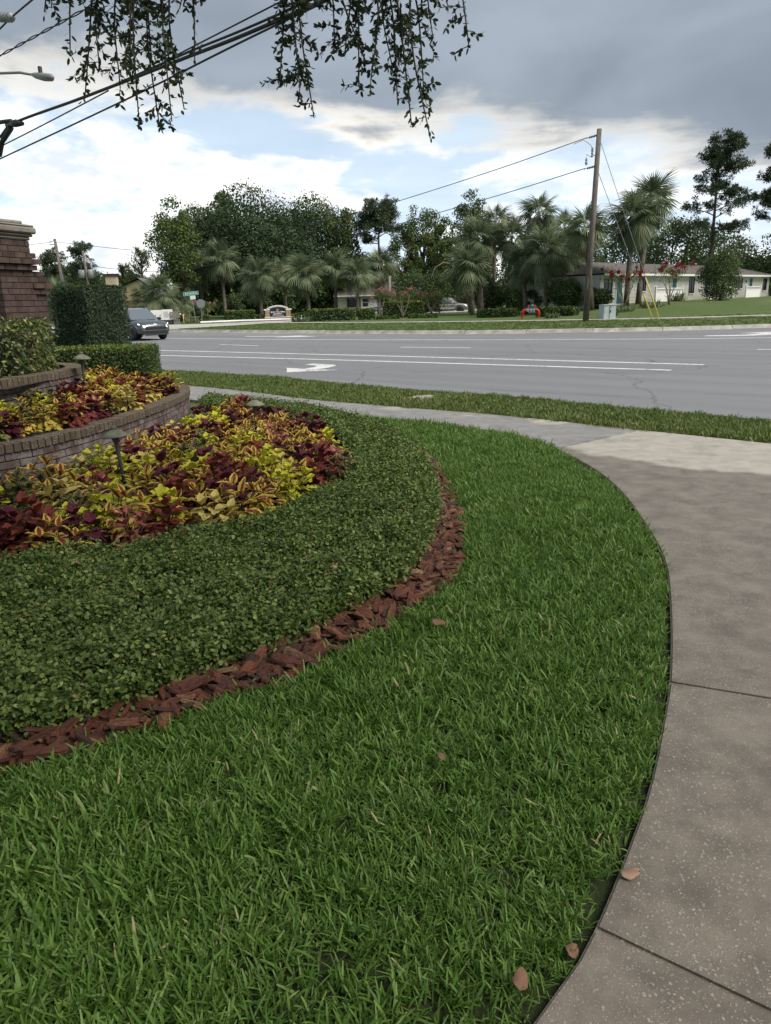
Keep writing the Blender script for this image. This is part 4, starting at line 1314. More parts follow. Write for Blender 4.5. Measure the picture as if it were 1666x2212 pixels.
dead_leaf(-1.83, 4.15, .17, .06, R(100), M['brown_leaf'], 'brown leaf standing in the ground cover below the rose coleus', (.8, .1))
dead_leaf(-1.77, 3.36, .17, .06, R(150), M['pale_leaf'], 'light brown leaf on the ground cover far from the path', (.2, .3))
# ---------------------------------------------------------------- trees
def limb_path(a, b, n=5, wob=.08, sag=0.):
    a, b = Vector(a), Vector(b); L = (b - a).length
    out = []
    for i in range(n):
        t_ = i / (n - 1); p = a.lerp(b, t_)
        if 0 < i < n - 1: p += Vector((random.gauss(0, wob * L), random.gauss(0, wob * L), random.gauss(0, wob * L * .5) + sag * math.sin(math.pi * t_)))
        out.append(p)
    return out


def broadleaf(name, x, y, h, low, wdt, label, mat=None, cat='tree', lobes=26, leaves=5200, L=.42, trunk_r=None, group=None, wood=None, shape=1.0, gap=.28, zbase=None, clear=False):
    """trunk and limbs carrying leafy lobes; low is where foliage starts, wdt the crown's width"""
    z0 = gzf(x, y) - .05 if zbase is None else zbase
    o = empty(name, (x, y, z0)); tag(o, label, cat, group)
    tr = trunk_r or h * .022
    low = max(low, .2)
    cz, rz_, rx = (h + low) / 2, (h - low) / 2, wdt / 2
    wood = wood or M['bark']
    t_ = MB()
    top = Vector((random.gauss(0, rx * .1), random.gauss(0, rx * .1), low + (h - low) * .72))
    t_.tube(limb_path((0, 0, 0), top, 6, .02), [tr * 1.25, tr, tr * .85, tr * .65, tr * .45, tr * .2], 8)
    t_.obj('trunk', wood, o, True)
    C_ = []
    for i in range(lobes):
        u = unit(rng.normal(size=3)); u[2] = u[2] * shape
        r_ = (.45 + .5 * rng.random() ** .6)
        C_.append([u[0] * rx * r_, u[1] * rx * r_, cz + u[2] * rz_ * r_ * .95])
    C_ = np.array(C_)
    lr = (.20 + .16 * rng.random(lobes)) * min(rx, rz_) * 1.15 + .12
    li = MB()
    for c in C_[:: max(1, lobes // 14)]:
        s0 = Vector((0, 0, low * .8 + .15 * h * random.random())).lerp(top, .25 * random.random())
        li.tube(limb_path(s0, c, 5, .05, .04 * h), [tr * .42, tr * .33, tr * .24, tr * .15, tr * .06], 5)
    li.obj('limbs', wood, o, True)
    k = rng.choice(lobes, leaves, p=lr ** 2 / (lr ** 2).sum())
    u = unit(rng.normal(size=(leaves, 3)) + [0, 0, .25])
    rad_ = lr[k] * (1 - gap * rng.random(leaves) ** 1.5) * (1 + .12 * rng.normal(size=leaves))
    P = C_[k] + u * rad_[:, None] * [1, 1, .82]
    P[:, 2] = np.maximum(P[:, 2], .05)
    crown = link('crown', leaf_cloud('crown', P, u + [0, 0, .3], L, L * .62, .75, .12), o, mat or M['oak_far'])
    return o


def pine(name, x, y, h, low, wdt, label, tufts=190, lean=0., group=None):
    z0 = gzf(x, y) - .05
    o = empty(name, (x, y, z0)); tag(o, label, 'tree', group)
    tr = .20 + h * .006
    path = [(lean * (q ** 2) + .12 * math.sin(q * 5), 0, h * q * .97) for q in np.linspace(0, 1, 8)]
    MB().tube(path, [tr * (1 - .85 * q) for q in np.linspace(0, 1, 8)], 8).obj('trunk', M['bark'], o, True)
    br, ends = MB(), []
    nb = int(26 + wdt)
    for i in range(nb):
        f = random.random() ** .8; z = low + (h * .98 - low) * f
        ln = wdt / 2 * (1.05 - .62 * f) * random.uniform(.55, 1.08)
        a = random.random() * 6.283
        s0 = Vector((lean * (z / h) ** 2, 0, z))
        e = s0 + Vector((math.cos(a) * ln, math.sin(a) * ln, ln * random.uniform(-.05, .45)))
        pth = limb_path(s0, e, 5, .05, .05 * ln)
        br.tube(pth, [.07, .055, .04, .028, .015], 5)
        for q in range(max(2, int(tufts / nb))):
            j = random.randrange(2, 5)
            ends.append(pth[j] + Vector((random.gauss(0, .35), random.gauss(0, .35), random.gauss(.10, .28))))
    br.obj('limbs', M['bark'], o, True)
    E_n = np.array([tuple(p) for p in ends])
    per = 46
    c = np.repeat(E_n, per, 0); n = len(c)
    u = unit(rng.normal(size=(n, 3)) + [0, 0, .35])
    P = c + u * rng.uniform(.0, .30, (n, 1)) * [1, 1, .7]
    link('crown', leaf_cloud('crown', P, unit(rng.normal(size=(n, 3))), .36, .085, .3, .02, False, u), o, M['pine'])
    return o


# --- sabal palms
def frond_mesh(i, mat, R_=1.0):
    """a fan leaf: arching stalk and rib with drooping pleated segments"""
    rs = random.Random(90 + i)
    V, Q, v_ = [], [], []
    pet = .42; droop = (.25, .45, .7, .95, 1.2)[i % 5]

    def rib(s):                                           # s in 0..1 along stalk and rib
        return Vector((s * .80, 0, .10 * s - droop * .38 * s * s))
    for k in range(5):                                    # stalk
        p = rib(k / 4 * .62)
        V += [(p.x, -.012, p.z), (p.x, .012, p.z)]; v_ += [.7, .7]
        if k: b = len(V) - 4; Q.append((b, b + 1, b + 3, b + 2))
    ns = 24
    for k in range(ns):
        f = (k + .5) / ns * 2 - 1
        ang = f * 1.75; s0 = .52 + .45 * (1 - abs(f))
        o_ = rib(s0 * .8)
        d = Vector((math.cos(ang), math.sin(ang), -.12 * droop - .25 * abs(f) + rs.uniform(-.1, .1)))
        ln = (.50 + .12 * rs.random()) * (1 - .18 * abs(f))
        sd_ = Vector((-math.sin(ang), math.cos(ang), 0))
        c = rs.random(); b = len(V)
        for q, wd in ((0, .010), (.5, .022), (1., .004)):
            p = o_ + d * ln * q + Vector((0, 0, -(.18 + .4 * droop) * ln * q * q * 1.15))
            V += [tuple(p - sd_ * wd), tuple(p + sd_ * wd)]; v_ += [c, c]
        Q += [(b, b + 1, b + 3, b + 2), (b + 2, b + 3, b + 5, b + 4)]
    V = [(p[0] * R_, p[1] * R_, p[2] * R_) for p in V]
    me = raw_mesh('frond', V, quads=Q, attrs={'v': v_}); me.materials.append(mat)
    return me


FROND = [frond_mesh(i, M['palm']) for i in range(5)]
DEADF = [frond_mesh(3, M['palm_dead']), frond_mesh(4, M['palm_dead'])]


def palm(x, y, lean, h, Rr, label, nf=30, boots=False, flowers=0, dead=3, tr=.20):
    z0 = gzf(x, y) - .05
    o = empty('palm_tree', (x, y, z0)); tag(o, label, 'palm tree', 'cabbage palms across the road')
    h = max(h, .6)
    path = [(lean * (q ** 1.3), 0, h * q) for q in np.linspace(0, 1, 6)]
    t_ = MB(); t_.tube(path, [tr * 1.2, tr * 1.02, tr * .97, tr * .95, tr * 1.02, tr * .8], 9); t_.obj('trunk', M['palm_trunk'], o, True)
    if boots:
        b = MB()
        for i in range(60):
            zz = .25 + i * .036 * h * .55 / 1.2; a = i * 2.4
            if zz > h - .3: break
            c_, s_ = math.cos(a), math.sin(a); r0 = tr * 1.0; cx = lean * (zz / h) ** 1.3
            p0 = Vector((cx + c_ * r0, s_ * r0, zz)); p1 = Vector((cx + c_ * (r0 + .20), s_ * (r0 + .20), zz + .34))
            sd_ = Vector((-s_, c_, 0)) * .075
            b.add([p0 - sd_, p0 + sd_, p1 + sd_ * .5, p1 - sd_ * .5], [(0, 1, 2, 3)])
        b.obj('boots', M['boot'], o)
    for i in range(nf):
        f = (i + .5) / nf
        el = 1.35 - 2.05 * f ** .9 + random.gauss(0, .10)             # young leaves up, old ones down
        a = i * 2.39996 + random.gauss(0, .2)
        s = Rr * (.92 + .25 * random.random()) * (1.0 if f > .15 else .85)
        me = FROND[min(4, int(f * 5))] if random.random() > .15 else FROND[random.randrange(5)]
        link('frond', me, o, loc=(lean, 0, h - .25 * f), rot=(random.gauss(0, .25), -el, a), scl=(s, s, s))
    for i in range(dead):
        a = random.random() * 6.283; s = Rr * random.uniform(.75, .95)
        link('dead_frond', DEADF[i % 2], o, loc=(lean, 0, h - .3), rot=(random.gauss(0, .2), random.uniform(.85, 1.2), a), scl=(s, s, s))
    for i in range(flowers):
        a = random.random() * 6.283; n = 260
        t0 = rng.random(n)
        ax = np.array([math.cos(a), math.sin(a), 0]); L_ = Rr * .75
        P = np.array([lean, 0, h]) + ax * (t0 * L_)[:, None] + np.c_[np.zeros((n, 2)), (.45 * t0 - .55 * t0 ** 2) * L_] + rng.normal(0, .20, (n, 3)) * t0[:, None]
        link('flower_spray', leaf_cloud('flower_spray', P, unit(rng.normal(size=(n, 3))), .10, .05, .5), o, M['palm_flower'])
    return o


PALMS = [  # x, y, lean, crown height, frond reach, options, label
    (-18.43, 92, -.11, 7.2, 2.3, dict(flowers=3), 'tallest cabbage palm in the row left of the entrance sign'),
    (-21.49, 94, -.04, 6.5, 2.2, dict(), 'cabbage palm half hidden behind the tall palm left of the sign'),
    (-12.89, 84, -.02, 4.9, 2.15, dict(dead=5), 'single-trunk cabbage palm just left of the entrance sign'),
    (-10.94, 90, -.03, 5.4, 1.8, dict(flowers=3, dead=7), 'straw-coloured cabbage palm rising right behind the entrance sign'),
    (-7.73, 85, -.28, 5.0, 2.3, dict(flowers=2, dead=6), 'full cabbage palm with browning skirt right of the entrance sign'),
    (-4.92, 86, .22, 5.5, 2.0, dict(), 'cabbage palm standing at the left end of the cream house'),
    (-2.37, 84, .10, 4.7, 1.85, dict(flowers=1), 'cabbage palm in front of the white storm door'),
    (-.06, 98, .24, 6.2, 2.4, dict(flowers=2), 'cabbage palm beside the concrete pole and grey gable'),
    (-23.89, 84, .12, 3.2, 2.3, dict(dead=5), 'low spreading palm behind the white cabinet'),
    (-26.56, 88, -.14, 2.9, 1.8, dict(), 'low palm in front of the yellow house wall'),
    (-22.2, 86, .21, 2.3, 1.6, dict(dead=5), 'smallest palm behind the grey meter boxes'),
    (-18.9, 45, .1, 2.6, 1.1, dict(nf=22), 'grey-green palm glimpsed between the brick pillar and tall hedge'),
    (9.91, 75, -.44, 7.2, 2.6, dict(boots=True, nf=36, tr=.30), 'stout palm with criss-cross boots beside the silver car'),
    (8.9, 73, -.5, 4.6, 2.5, dict(nf=34, boots=True), 'low arching palm at the left of the right-hand clump'),
    (12.71, 76, .29, 7.1, 2.6, dict(nf=34), 'broad palm between the booted palm and the tallest palm'),
    (14.78, 72, -.02, 8.7, 2.3, dict(), 'tallest palm of the clump by the white siding'),
    (13.92, 64, -.26, 5.1, 2.5, dict(nf=34), 'foremost palm of the clump with low hanging fronds'),
    (12.6, 66, -.33, 4.4, 2.1, dict(), 'dark-trunked palm behind the red pipework'),
    (15.75, 66, -.05, 4.8, 2.2, dict(), 'palm at the right end of the clump before dark shrubs'),
    (16.6, 60, -.8, 6.2, 2.2, dict(dead=6), 'palm directly behind the leaning utility pole'),
    (18.6, 74, -.95, 7.2, 1.9, dict(), 'small high palm crown left of the utility pole'),
    (19.29, 60, .18, 6.7, 2.4, dict(flowers=2, nf=34), 'left palm of the leaning pair before the long house'),
    (20.9, 62, .45, 7.9, 2.4, dict(flowers=3, nf=34), 'right and taller palm of the pair before the long house'),
    (11.88, 80, .09, 9.0, 2.2, dict(), 'palm rising behind the booted palm'),
]
for x, y, ln, h, rr, kw, lab in PALMS:
    palm(x, y, ln, h, rr * (.88 if x > 5 else 1.), lab, **kw)

# a far wood closes the view behind everything
n = 26000
a_ = rng.random(n); X_ = -95 + 190 * a_; Y_ = 128 + 22 * rng.random(n) + .002 * X_ ** 2
hh = 5.2 + 1.6 * np.sin(X_ * .21) + 1.1 * np.sin(X_ * .53 + 1) + .8 * np.sin(X_ * 1.3)
P = np.c_[X_, Y_, hh * rng.random(n) ** .8]
wo = link('distant_wood', leaf_cloud('distant_wood', P, unit(rng.normal(size=(n, 3)) + [0, -.6, .5]), 1.3, .9, .6), None, M['oak_far'])
tag(wo, 'continuous dark wood far behind the houses and trees', 'wood', kind='stuff')

G1 = 'trees on the skyline'
broadleaf('oak_tree', -24.3, 107, 14.2, 2.0, 11.2, 'dark oak at the left of the great tree mass', lobes=90, leaves=22000, L=.34, group=G1, gap=.2, mat=M['oak_dense'])
broadleaf('oak_tree', -17.5, 106, 16.2, 1.6, 13.6, 'highest domed oak in the middle of the tree mass', lobes=110, leaves=28000, L=.34, group=G1, gap=.2, mat=M['oak_dense'])
broadleaf('oak_tree', -9.9, 109, 15.4, 1.6, 13.4, 'broad oak at the right of the great tree mass', lobes=100, leaves=26000, L=.34, group=G1, gap=.2, mat=M['oak_dense'])
broadleaf('oak_tree', -14.4, 103.5, 11.8, 1.0, 13.6, 'lower oak filling the front of the great tree mass', lobes=90, leaves=22000, L=.34, group=G1, gap=.2, mat=M['oak_dense'])
broadleaf('sweetgum_tree', -23.2, 90, 14.0, 2.2, 5.4, 'paler green open-crowned tree at the left edge of the oaks', M['gum_leaf'], lobes=44, leaves=5600, L=.32, group=G1, gap=.7)
for a in ((-21.84, 112, 17.6, 8.5, 4.2, 'thin-topped tree poking above the left of the oaks'), (-4.9, 105, 14.4, 3.0, 5.2, 'upright ragged tree at the right shoulder of the oaks'),
          (6.66, 118, 16.2, 3.0, 5.2, 'tall slender tree just right of the umbrella pine'), (8.27, 105, 12.9, 2.2, 3.6, 'narrow spire-like tree left of the palm clump'),
          (13.1, 110, 15.8, 4.0, 5.0, 'tree with two leafy tips showing above the palm clump'), (3.76, 112, 12.8, 1.8, 4.4, 'dark tree directly beside the umbrella pine trunk'), (9.32, 98, 10.4, 1.0, 4.6, 'yellow-green tree behind the arching branch')):
    broadleaf('slender_tree', *a, M['gum_leaf'], lobes=40, leaves=5600, L=.32, group=G1, gap=.6)
broadleaf('round_tree', 4.75, 86, 4.75, .3, 6.0, 'dense rounded green tree behind the pink-flowered shrubs', M['oak_far'], lobes=60, leaves=9000, L=.24, gap=.2)
broadleaf('juniper_tree', 27.47, 62, 3.6, .15, 2.9, 'upright dark juniper standing against the long house', M['oak_far'], lobes=80, leaves=11000, L=.14, gap=.3, shape=1.15)
GB = 'trees closing the background'
for x, y, h, lo, wd, lab in (
        (29.65, 95, 9.3, .1, 10.5, 'dark tree behind the left part of the long house roof'), (38.0, 100, 10.4, .1, 9.5, 'dark tree behind the middle of the long house roof'),
        (46.5, 105, 9.2, .1, 10, 'dark tree below the right-hand pines'), (52, 98, 9.0, .1, 9, 'tree at the far right edge behind the long house'),
        (11.47, 100, 9.3, .3, 7, 'tree behind the silver car and arching branch'), (19.5, 92, 7.4, .1, 11, 'wide tree behind the palm clump and utility pole'),
        (-2.62, 110, 8.8, .6, 11, 'tree behind the roof of the cream house'), (-33.1, 104, 6.0, .6, 8.5, 'rounded tree behind the yellow house'),
        (20.8, 80, 4.4, .1, 6, 'dark shrubby tree at the left end of the long house'), (-42.4, 108, 8.0, .6, 10.5, 'tree mass seen past the brick pillar'),
        (-17.1, 97, 3.0, .1, 5, 'low dark tree behind the stop sign'), (-13.4, 97, 4.6, .1, 6, 'shadowy tree behind the entrance sign'),
        (-9.2, 108, 7.4, .1, 8, 'dark tree between the entrance sign and cream house'), (17.3, 70, 3.6, .1, 3.6, 'dark shrub filling the gap behind the right palms'), (11.0, 78, 3.4, .1, 3.4, 'bushy shrub between the palm trunks'), (14.0, 76, 3.0, .1, 3.2, 'shrub in front of the pale siding wall'), (15.2, 63.5, 2.6, .1, 2.6, 'dark evergreen shrub left of the leaning pole'), (13.6, 67.5, 2.0, .1, 2.4, 'dark bush below the foremost palm'), (17.4, 61.2, 1.5, .1, 1.9, 'bush at the corner of the long house')):
    broadleaf('background_tree', x, y, h, lo, wd, lab, M['oak_far'], lobes=44, leaves=7600, L=.34 if h > 4 else .18, group=GB, shape=.95)
GP = 'pines'
pine('pine_tree', -.07, 104, 13.9, 8.3, 8.8, 'umbrella-crowned pine in the centre of the skyline', 400, .6, GP)
pine('pine_tree', 37.4, 88, 17.0, 6.2, 8.2, 'tall open pine with bare trunk above the juniper', 430, .4, GP)
pine('pine_tree', 47.0, 92, 16.6, 4.6, 9.0, 'pine cut by the right edge of the view', 430, -.3, GP)
pine('pine_tree', -37.9, 100, 9.4, 4.0, 5.2, 'pine standing above the tall clipped hedge', 170, .3, GP)
pine('pine_tree', -43.4, 105, 9.2, 4.2, 5.4, 'pine partly hidden by the brick pillar', 170, -.3, GP)
for x, y, h, lo, wd, lab in ((-30.3, 100, 8.5, 2.4, 4.6, 'wispy feathery conifer left of the oaks'), (-33.7, 104, 7.0, 2.4, 3.2, 'smaller feathery conifer above the yellow house')):
    o = empty('feathery_conifer', (x, y, .07)); tag(o, lab, 'tree', 'feathery conifers')
    MB().tube([(0, 0, 0), (.1, 0, h * .5), (0, 0, h * .95)], [.2, .14, .04], 6).obj('trunk', M['bark'], o)
    br = MB(); pts = []; axs = []
    for i in range(46):
        z = lo + (h - lo) * random.random() ** 1.1; a = random.random() * 6.283; ln = wd / 2 * (1.1 - .75 * (z - lo) / (h - lo)) * random.uniform(.6, 1.1)
        e = Vector((math.cos(a) * ln, math.sin(a) * ln, z + ln * random.uniform(.5, 1.2)))
        pth = limb_path((0, 0, z - .3), e, 6, .03); br.tube(pth, [.05, .04, .03, .02, .015, .008], 4)
        for q in range(50):
            t_ = random.uniform(.25, 1); k = min(4, int(t_ * 5)); p = pth[k].lerp(pth[k + 1], t_ * 5 - k if t_ < 1 else 1)
            pts.append(p + Vector((random.gauss(0, .12), random.gauss(0, .12), random.gauss(0, .12)))); axs.append((e - Vector((0, 0, z))).normalized())
    br.obj('limbs', M['bark'], o)
    link('crown', leaf_cloud('crown', np.array([tuple(p) for p in pts]), unit(rng.normal(size=(len(pts), 3))), .40, .09, .3, .03, False, np.array([tuple(a) for a in axs])), o, M['oak_far'])

# --- crepe myrtles: several bare stems, a leafy head and flower heads on top
def crepe(x, y, h, wdt, label, mat, nf=14, leaves=700, fl=True, z0=None):
    o = empty('crepe_myrtle', (x, y, gzf(x, y) - .04)); tag(o, label, 'flowering tree', 'crepe myrtles')
    t_ = MB(); heads = []
    for i in range(5):
        a = 6.283 * i / 5 + random.random(); e = Vector((math.cos(a) * wdt * .36, math.sin(a) * wdt * .36, h * random.uniform(.68, .85)))
        t_.tube(limb_path((random.gauss(0, .04), random.gauss(0, .04), 0), e, 5, .03), [.05, .045, .035, .025, .012], 5)
        for q in range(3): heads.append(e + Vector((random.gauss(0, wdt * .16), random.gauss(0, wdt * .16), random.uniform(-.05, h * .2))))
    t_.obj('stems', M['bark_pale'], o, True)
    H = np.array([tuple(p) for p in heads])
    c = H[rng.integers(0, len(H), leaves)] + rng.normal(0, wdt * .11, (leaves, 3)) - [0, 0, h * .05]
    link('crown', leaf_cloud('crown', c, unit(rng.normal(size=(leaves, 3))), .14, .08, .6), o, M['gum_leaf'])
    for i in range(nf if fl else 0):
        p = heads[i % len(heads)] + Vector((random.gauss(0, wdt * .12), random.gauss(0, wdt * .12), random.uniform(.0, .25)))
        n = 46
        P = np.array(tuple(p)) + rng.normal(0, 1, (n, 3)) * [.06, .06, .08]
        link('flower_head', leaf_cloud('blossom', P, unit(rng.normal(size=(n, 3))), .11, .09, .5), o, mat)
    return o


crepe(.1, 71, 2.5, 1.5, 'pink-flowered small tree left of the large dark hedge', M['pink'], 8)
crepe(2.1, 69.5, 2.5, 2.0, 'pink-flowered small tree in front of the large dark hedge', M['pink'], 10)
crepe(5.4, 80, 2.5, 1.9, 'pink-flowered small tree beside the silver car', M['pink'], 9)
crepe(-18.2, 80, 1.95, 1.7, 'pale pink flowering shrub behind the stop sign', M['pink'], 10)
crepe(-19.6, 78, 1.6, 1.1, 'almost bare pruned shrub left of the street-name sign', M['pink'], 0, 120, False)
crepe(21.9, 58, 2.9, 2.0, 'crimson-flowered tree behind the yellow guy guard', M['crimson'], 18, 420)
crepe(18.9, 59.5, 2.8, 2.4, 'crimson-flowered tree left of the palm pair', M['crimson'], 16, 420)
crepe(17.0, 69, 3.0, 2.2, 'pink flowers showing among the dark shrubs right of the palms', M['pink'], 8, 700)

# --- hedges and low planting across the road
HG = 'clipped hedges across the road'
def fhedge(x0, x1, y, hgt, dep, label, rz=0., tip=True, n=2600):
    xc = (x0 + x1) / 2
    return hedge_box('clipped_hedge', (xc, y, gzf(xc, y) - .03), (abs(x1 - x0), dep, hgt), rz, n, .15, .10, label, M['hedge'], M['hedge_tip'] if tip else None, n // 5, rough=.09, group=HG)


fhedge(-6.3, -2.25, 68, .92, 1.2, 'long clipped hedge with bright yellow top right of the entrance sign')
fhedge(-1.8, -.5, 68.5, .82, 1.1, 'short block hedge beside the long yellow-topped one')
fhedge(.4, 4.1, 72.5, 1.35, 1.3, 'large dark clipped hedge behind the pink-flowered trees', tip=True, n=4200)
fhedge(-15.8, -12.9, 79, .95, 1.2, 'sloping clipped hedge left of the entrance sign', R(8))
fhedge(-17.9, -17.1, 77, .55, .8, 'tiny clipped ball hedge behind the stop sign post')
fhedge(8.0, 11.2, 62, .62, 1.0, 'low ragged hedge left of the red pipework', R(-30), False)
fhedge(11.6, 14.4, 56, .60, 1.0, 'low ragged hedge between red pipework and pole', R(-38), False)
fhedge(-12.5, -10.9, 79.5, .5, .9, 'low dark planting left of the sign', 0, False)
fhedge(-8.8, -7.0, 79.5, .55, .9, 'low dark planting right of the sign', 0, False)
fhedge(-.2, 1.6, 67.2, .22, .9, 'ankle-high ground cover below the first pink tree', 0, False, 1200)
fhedge(2.6, 5.0, 67.6, .30, 1.1, 'ankle-high ground cover right of the dark hedge', 0, False, 1600)


def strap_clump(x, y, h, r, label, n=160):
    o = link('strap_leaf_clump', blade_clump('strap_leaf_clump', n, r, (h * .6, h * 1.2), .05, 1.1, M['liriope'], False), loc=(x, y, gzf(x, y)))
    return tag(o, label, 'plant', 'strap-leaved clumps')


strap_clump(-6.9, 66.8, .75, .8, 'grassy striped clump at the near end of the yellow-topped hedge')
strap_clump(-18.3, 75, .5, .6, 'grassy clump at the foot of the street-name sign'); strap_clump(-16.9, 75.6, .5, .6, 'grassy clump at the foot of the stop sign')
strap_clump(15.6, 52, .55, .5, 'strappy plants beside the grey-green transformer'); strap_clump(17.6, 55.5, .6, .8, 'strappy plants under the palm pair'); strap_clump(20.2, 57, .7, .8, 'strappy plants below the crimson flowers')
strap_clump(12.2, 54, .45, .5, 'grassy clump right of the red pipework'); strap_clump(25.6, 66, 1.0, .6, 'leafy fern-like plant beside the teal front door')

# --- arching bare branch by the car park
b = MB(); b.tube([(7.7, 82, 5.2), (6.9, 82, 5.4), (6.0, 82, 4.9), (5.6, 82, 4.0), (5.75, 82, 3.0)], [.10, .09, .075, .055, .03], 6)
b.tube([(6.0, 82, 4.9), (5.7, 82, 4.2), (6.0, 82, 3.3)], [.05, .04, .02], 5)
b.tube([(7.7, 82, 5.2), (9.6, 82.5, 3.4), (9.9, 83, -.2)], [.12, .2, .3], 7)
tag(b.obj('bare_branch_tree', M['bark_pale'], smooth=True), 'pale leafless branch arching down beside the palm clump', 'tree')
# ---------------------------------------------------------------- buildings
def siding_panel(w_, h_, lap=.115):
    """clapboard face in the xz plane looking to -y: every board leans out over the one below"""
    V, Q = [], []; n = int(h_ / lap)
    for i in range(n):
        z0, z1 = i * lap, min(h_, (i + 1) * lap); b = len(V)
        V += [(0, -.022, z0), (w_, -.022, z0), (w_, -.002, z1), (0, -.002, z1), (0, 0, z0), (w_, 0, z0)]
        Q += [(b, b + 1, b + 2, b + 3), (b + 4, b + 5, b + 1, b)]
    return raw_mesh('siding', V, quads=Q)


def window(par, x, z, w_, h_, y=-.03, rail=True, mat=None):
    f = MB(); t_ = .05
    for c, d in (((x, y - .03, z + h_ / 2), (w_ + 2 * t_, .05, t_)), ((x, y - .03, z - h_ / 2), (w_ + 2 * t_, .06, t_)), ((x - w_ / 2, y - .03, z), (t_, .05, h_)), ((x + w_ / 2, y - .03, z), (t_, .05, h_))):
        f.box(c, d)
    if rail: f.box((x, y - .025, z), (w_, .04, .035)); f.box((x, y - .027, z), (.03, .035, h_))
    wn_ = f.obj('window', M['dark_metal'], par)
    MB().box((x, y + .005, z), (w_, .02, h_)).obj('pane', mat or M['glass'], wn_)
    MB().box((x, y - .05, z - h_ / 2 - .05), (w_ + .2, .09, .05)).obj('sill', M['trim'], wn_)
    return wn_


def door(par, x, z0, w_, h_, mat, y=-.03, storm=False):
    d = MB().box((x, y, z0 + h_ / 2), (w_, .05, h_)).obj('door', mat, par)
    f = MB(); f.box((x - w_ / 2 - .05, y - .02, z0 + h_ / 2), (.08, .05, h_ + .1)); f.box((x + w_ / 2 + .05, y - .02, z0 + h_ / 2), (.08, .05, h_ + .1)); f.box((x, y - .02, z0 + h_ + .06), (w_ + .2, .05, .09))
    f.obj('door_frame', M['trim'], d)
    MB().lathe([(.03, 0), (.035, .03), (.02, .06)], (x + w_ * .38, y - .05, z0 + h_ * .47), 8).obj('handle', M['metal'], d)
    if storm:
        MB().box((x, y - .035, z0 + h_ * .66), (w_ * .8, .02, h_ * .50)).obj('pane', M['glass'], d)
        MB().box((x, y - .045, z0 + h_ * .66), (w_ * .8, .025, .05)).obj('rail', M['trim'], d)
    return d


def vinyl_fence(x, y, z, rz, w_, h_, label, posts=2):
    o = empty('privacy_screen', (x, y, z), rz); tag(o, label, 'fence panel', 'white vinyl patio screens')
    for k in range(posts):
        xx = w_ * k / (posts - 1)
        p = MB().box((xx, 0, h_ / 2 + .05), (.13, .13, h_ + .1), 0, .01).obj('post', M['white'], o)
        MB().add([(xx - .09, -.09, h_ + .10), (xx + .09, -.09, h_ + .10), (xx + .09, .09, h_ + .10), (xx - .09, .09, h_ + .10), (xx, 0, h_ + .18)], [(0, 1, 4), (1, 2, 4), (2, 3, 4), (3, 0, 4), (0, 3, 2, 1)]).obj('post_cap', M['white'], p)
    MB().box((w_ / 2, 0, .04 + (h_ * .72) / 2), (w_ - .13, .04, h_ * .72)).obj('panel', M['white'], o)
    r_ = MB(); r_.box((w_ / 2, 0, h_ * .76), (w_ - .13, .07, .08)); r_.box((w_ / 2, 0, h_ - .04), (w_ - .13, .07, .08)); r_.box((w_ / 2, 0, .07), (w_ - .13, .07, .10))
    r_.obj('rails', M['white'], o)
    n = int(w_ / .13)
    bal = MB().box((0, 0, 0), (.035, .035, h_ * .20)).mesh('baluster')
    for k in range(1, n):
        link('baluster', bal, o, M['white'], (w_ * k / n, 0, h_ * .87))
    return o


# long house on the right: faces the road side, runs away to the right
HA, HB = np.array([17.9, 62.5]), np.array([46.5, 92.0])
hd = (HB - HA) / np.linalg.norm(HB - HA); hl = float(np.linalg.norm(HB - HA)); hrz = math.atan2(hd[1], hd[0])
HZ, EH = .86, 2.32
ho = empty('long_house', (HA[0], HA[1], HZ), hrz)
tag(ho, 'long single-storey house with pale siding, brown roof and teal doors', 'house')
MB().box((hl / 2, 3.6, EH / 2 - .3), (hl, 7.2, EH + .6)).obj('wall', M['siding_grey'], ho)
link('siding', siding_panel(hl, EH), ho, M['siding_grey'], (0, -.006, 0))
MB().box((hl / 2, -.04, -.12), (hl, .10, .24)).obj('foundation', M['kerb'], ho)
rf = MB(); ov = .62; rh = 1.15
rf.add([(-.5, -ov, EH + .10), (hl + .5, -ov, EH + .10), (hl - 2.4, 3.6, EH + rh + .1), (1.8, 3.6, EH + rh + .1), (-.5, 7.8, EH + .10), (hl + .5, 7.8, EH + .10)], [(0, 1, 2, 3), (5, 4, 3, 2), (4, 0, 3), (1, 5, 2)])
roof = rf.obj('roof', M['roof'], ho)
MB().box((hl / 2, -ov - .01, EH + .02), (hl + 1.0, .05, .17)).obj('fascia', M['trim'], ho)
MB().box((hl / 2, -ov / 2, EH - .04), (hl + 1.0, ov, .03)).obj('soffit', M['trim'], ho)
for xx in (4.2, 12.0, 18.5, 26.5):
    v_ = MB(); v_.lathe([(.13, 0), (.13, .22), (.20, .22), (.20, .30), (.02, .36)], (xx, 3.1, EH + rh - .05), 8); v_.obj('roof_vent', M['sign_back'], roof)


def hpos(px_, ):                                # distance along the wall for a bearing given as x/y
    # intersect the ray (px_*t, t) with the wall line
    A = np.array([[hd[0], -px_], [hd[1], -1.0]]); s_, t_ = np.linalg.solve(A, -HA)
    return float(s_)


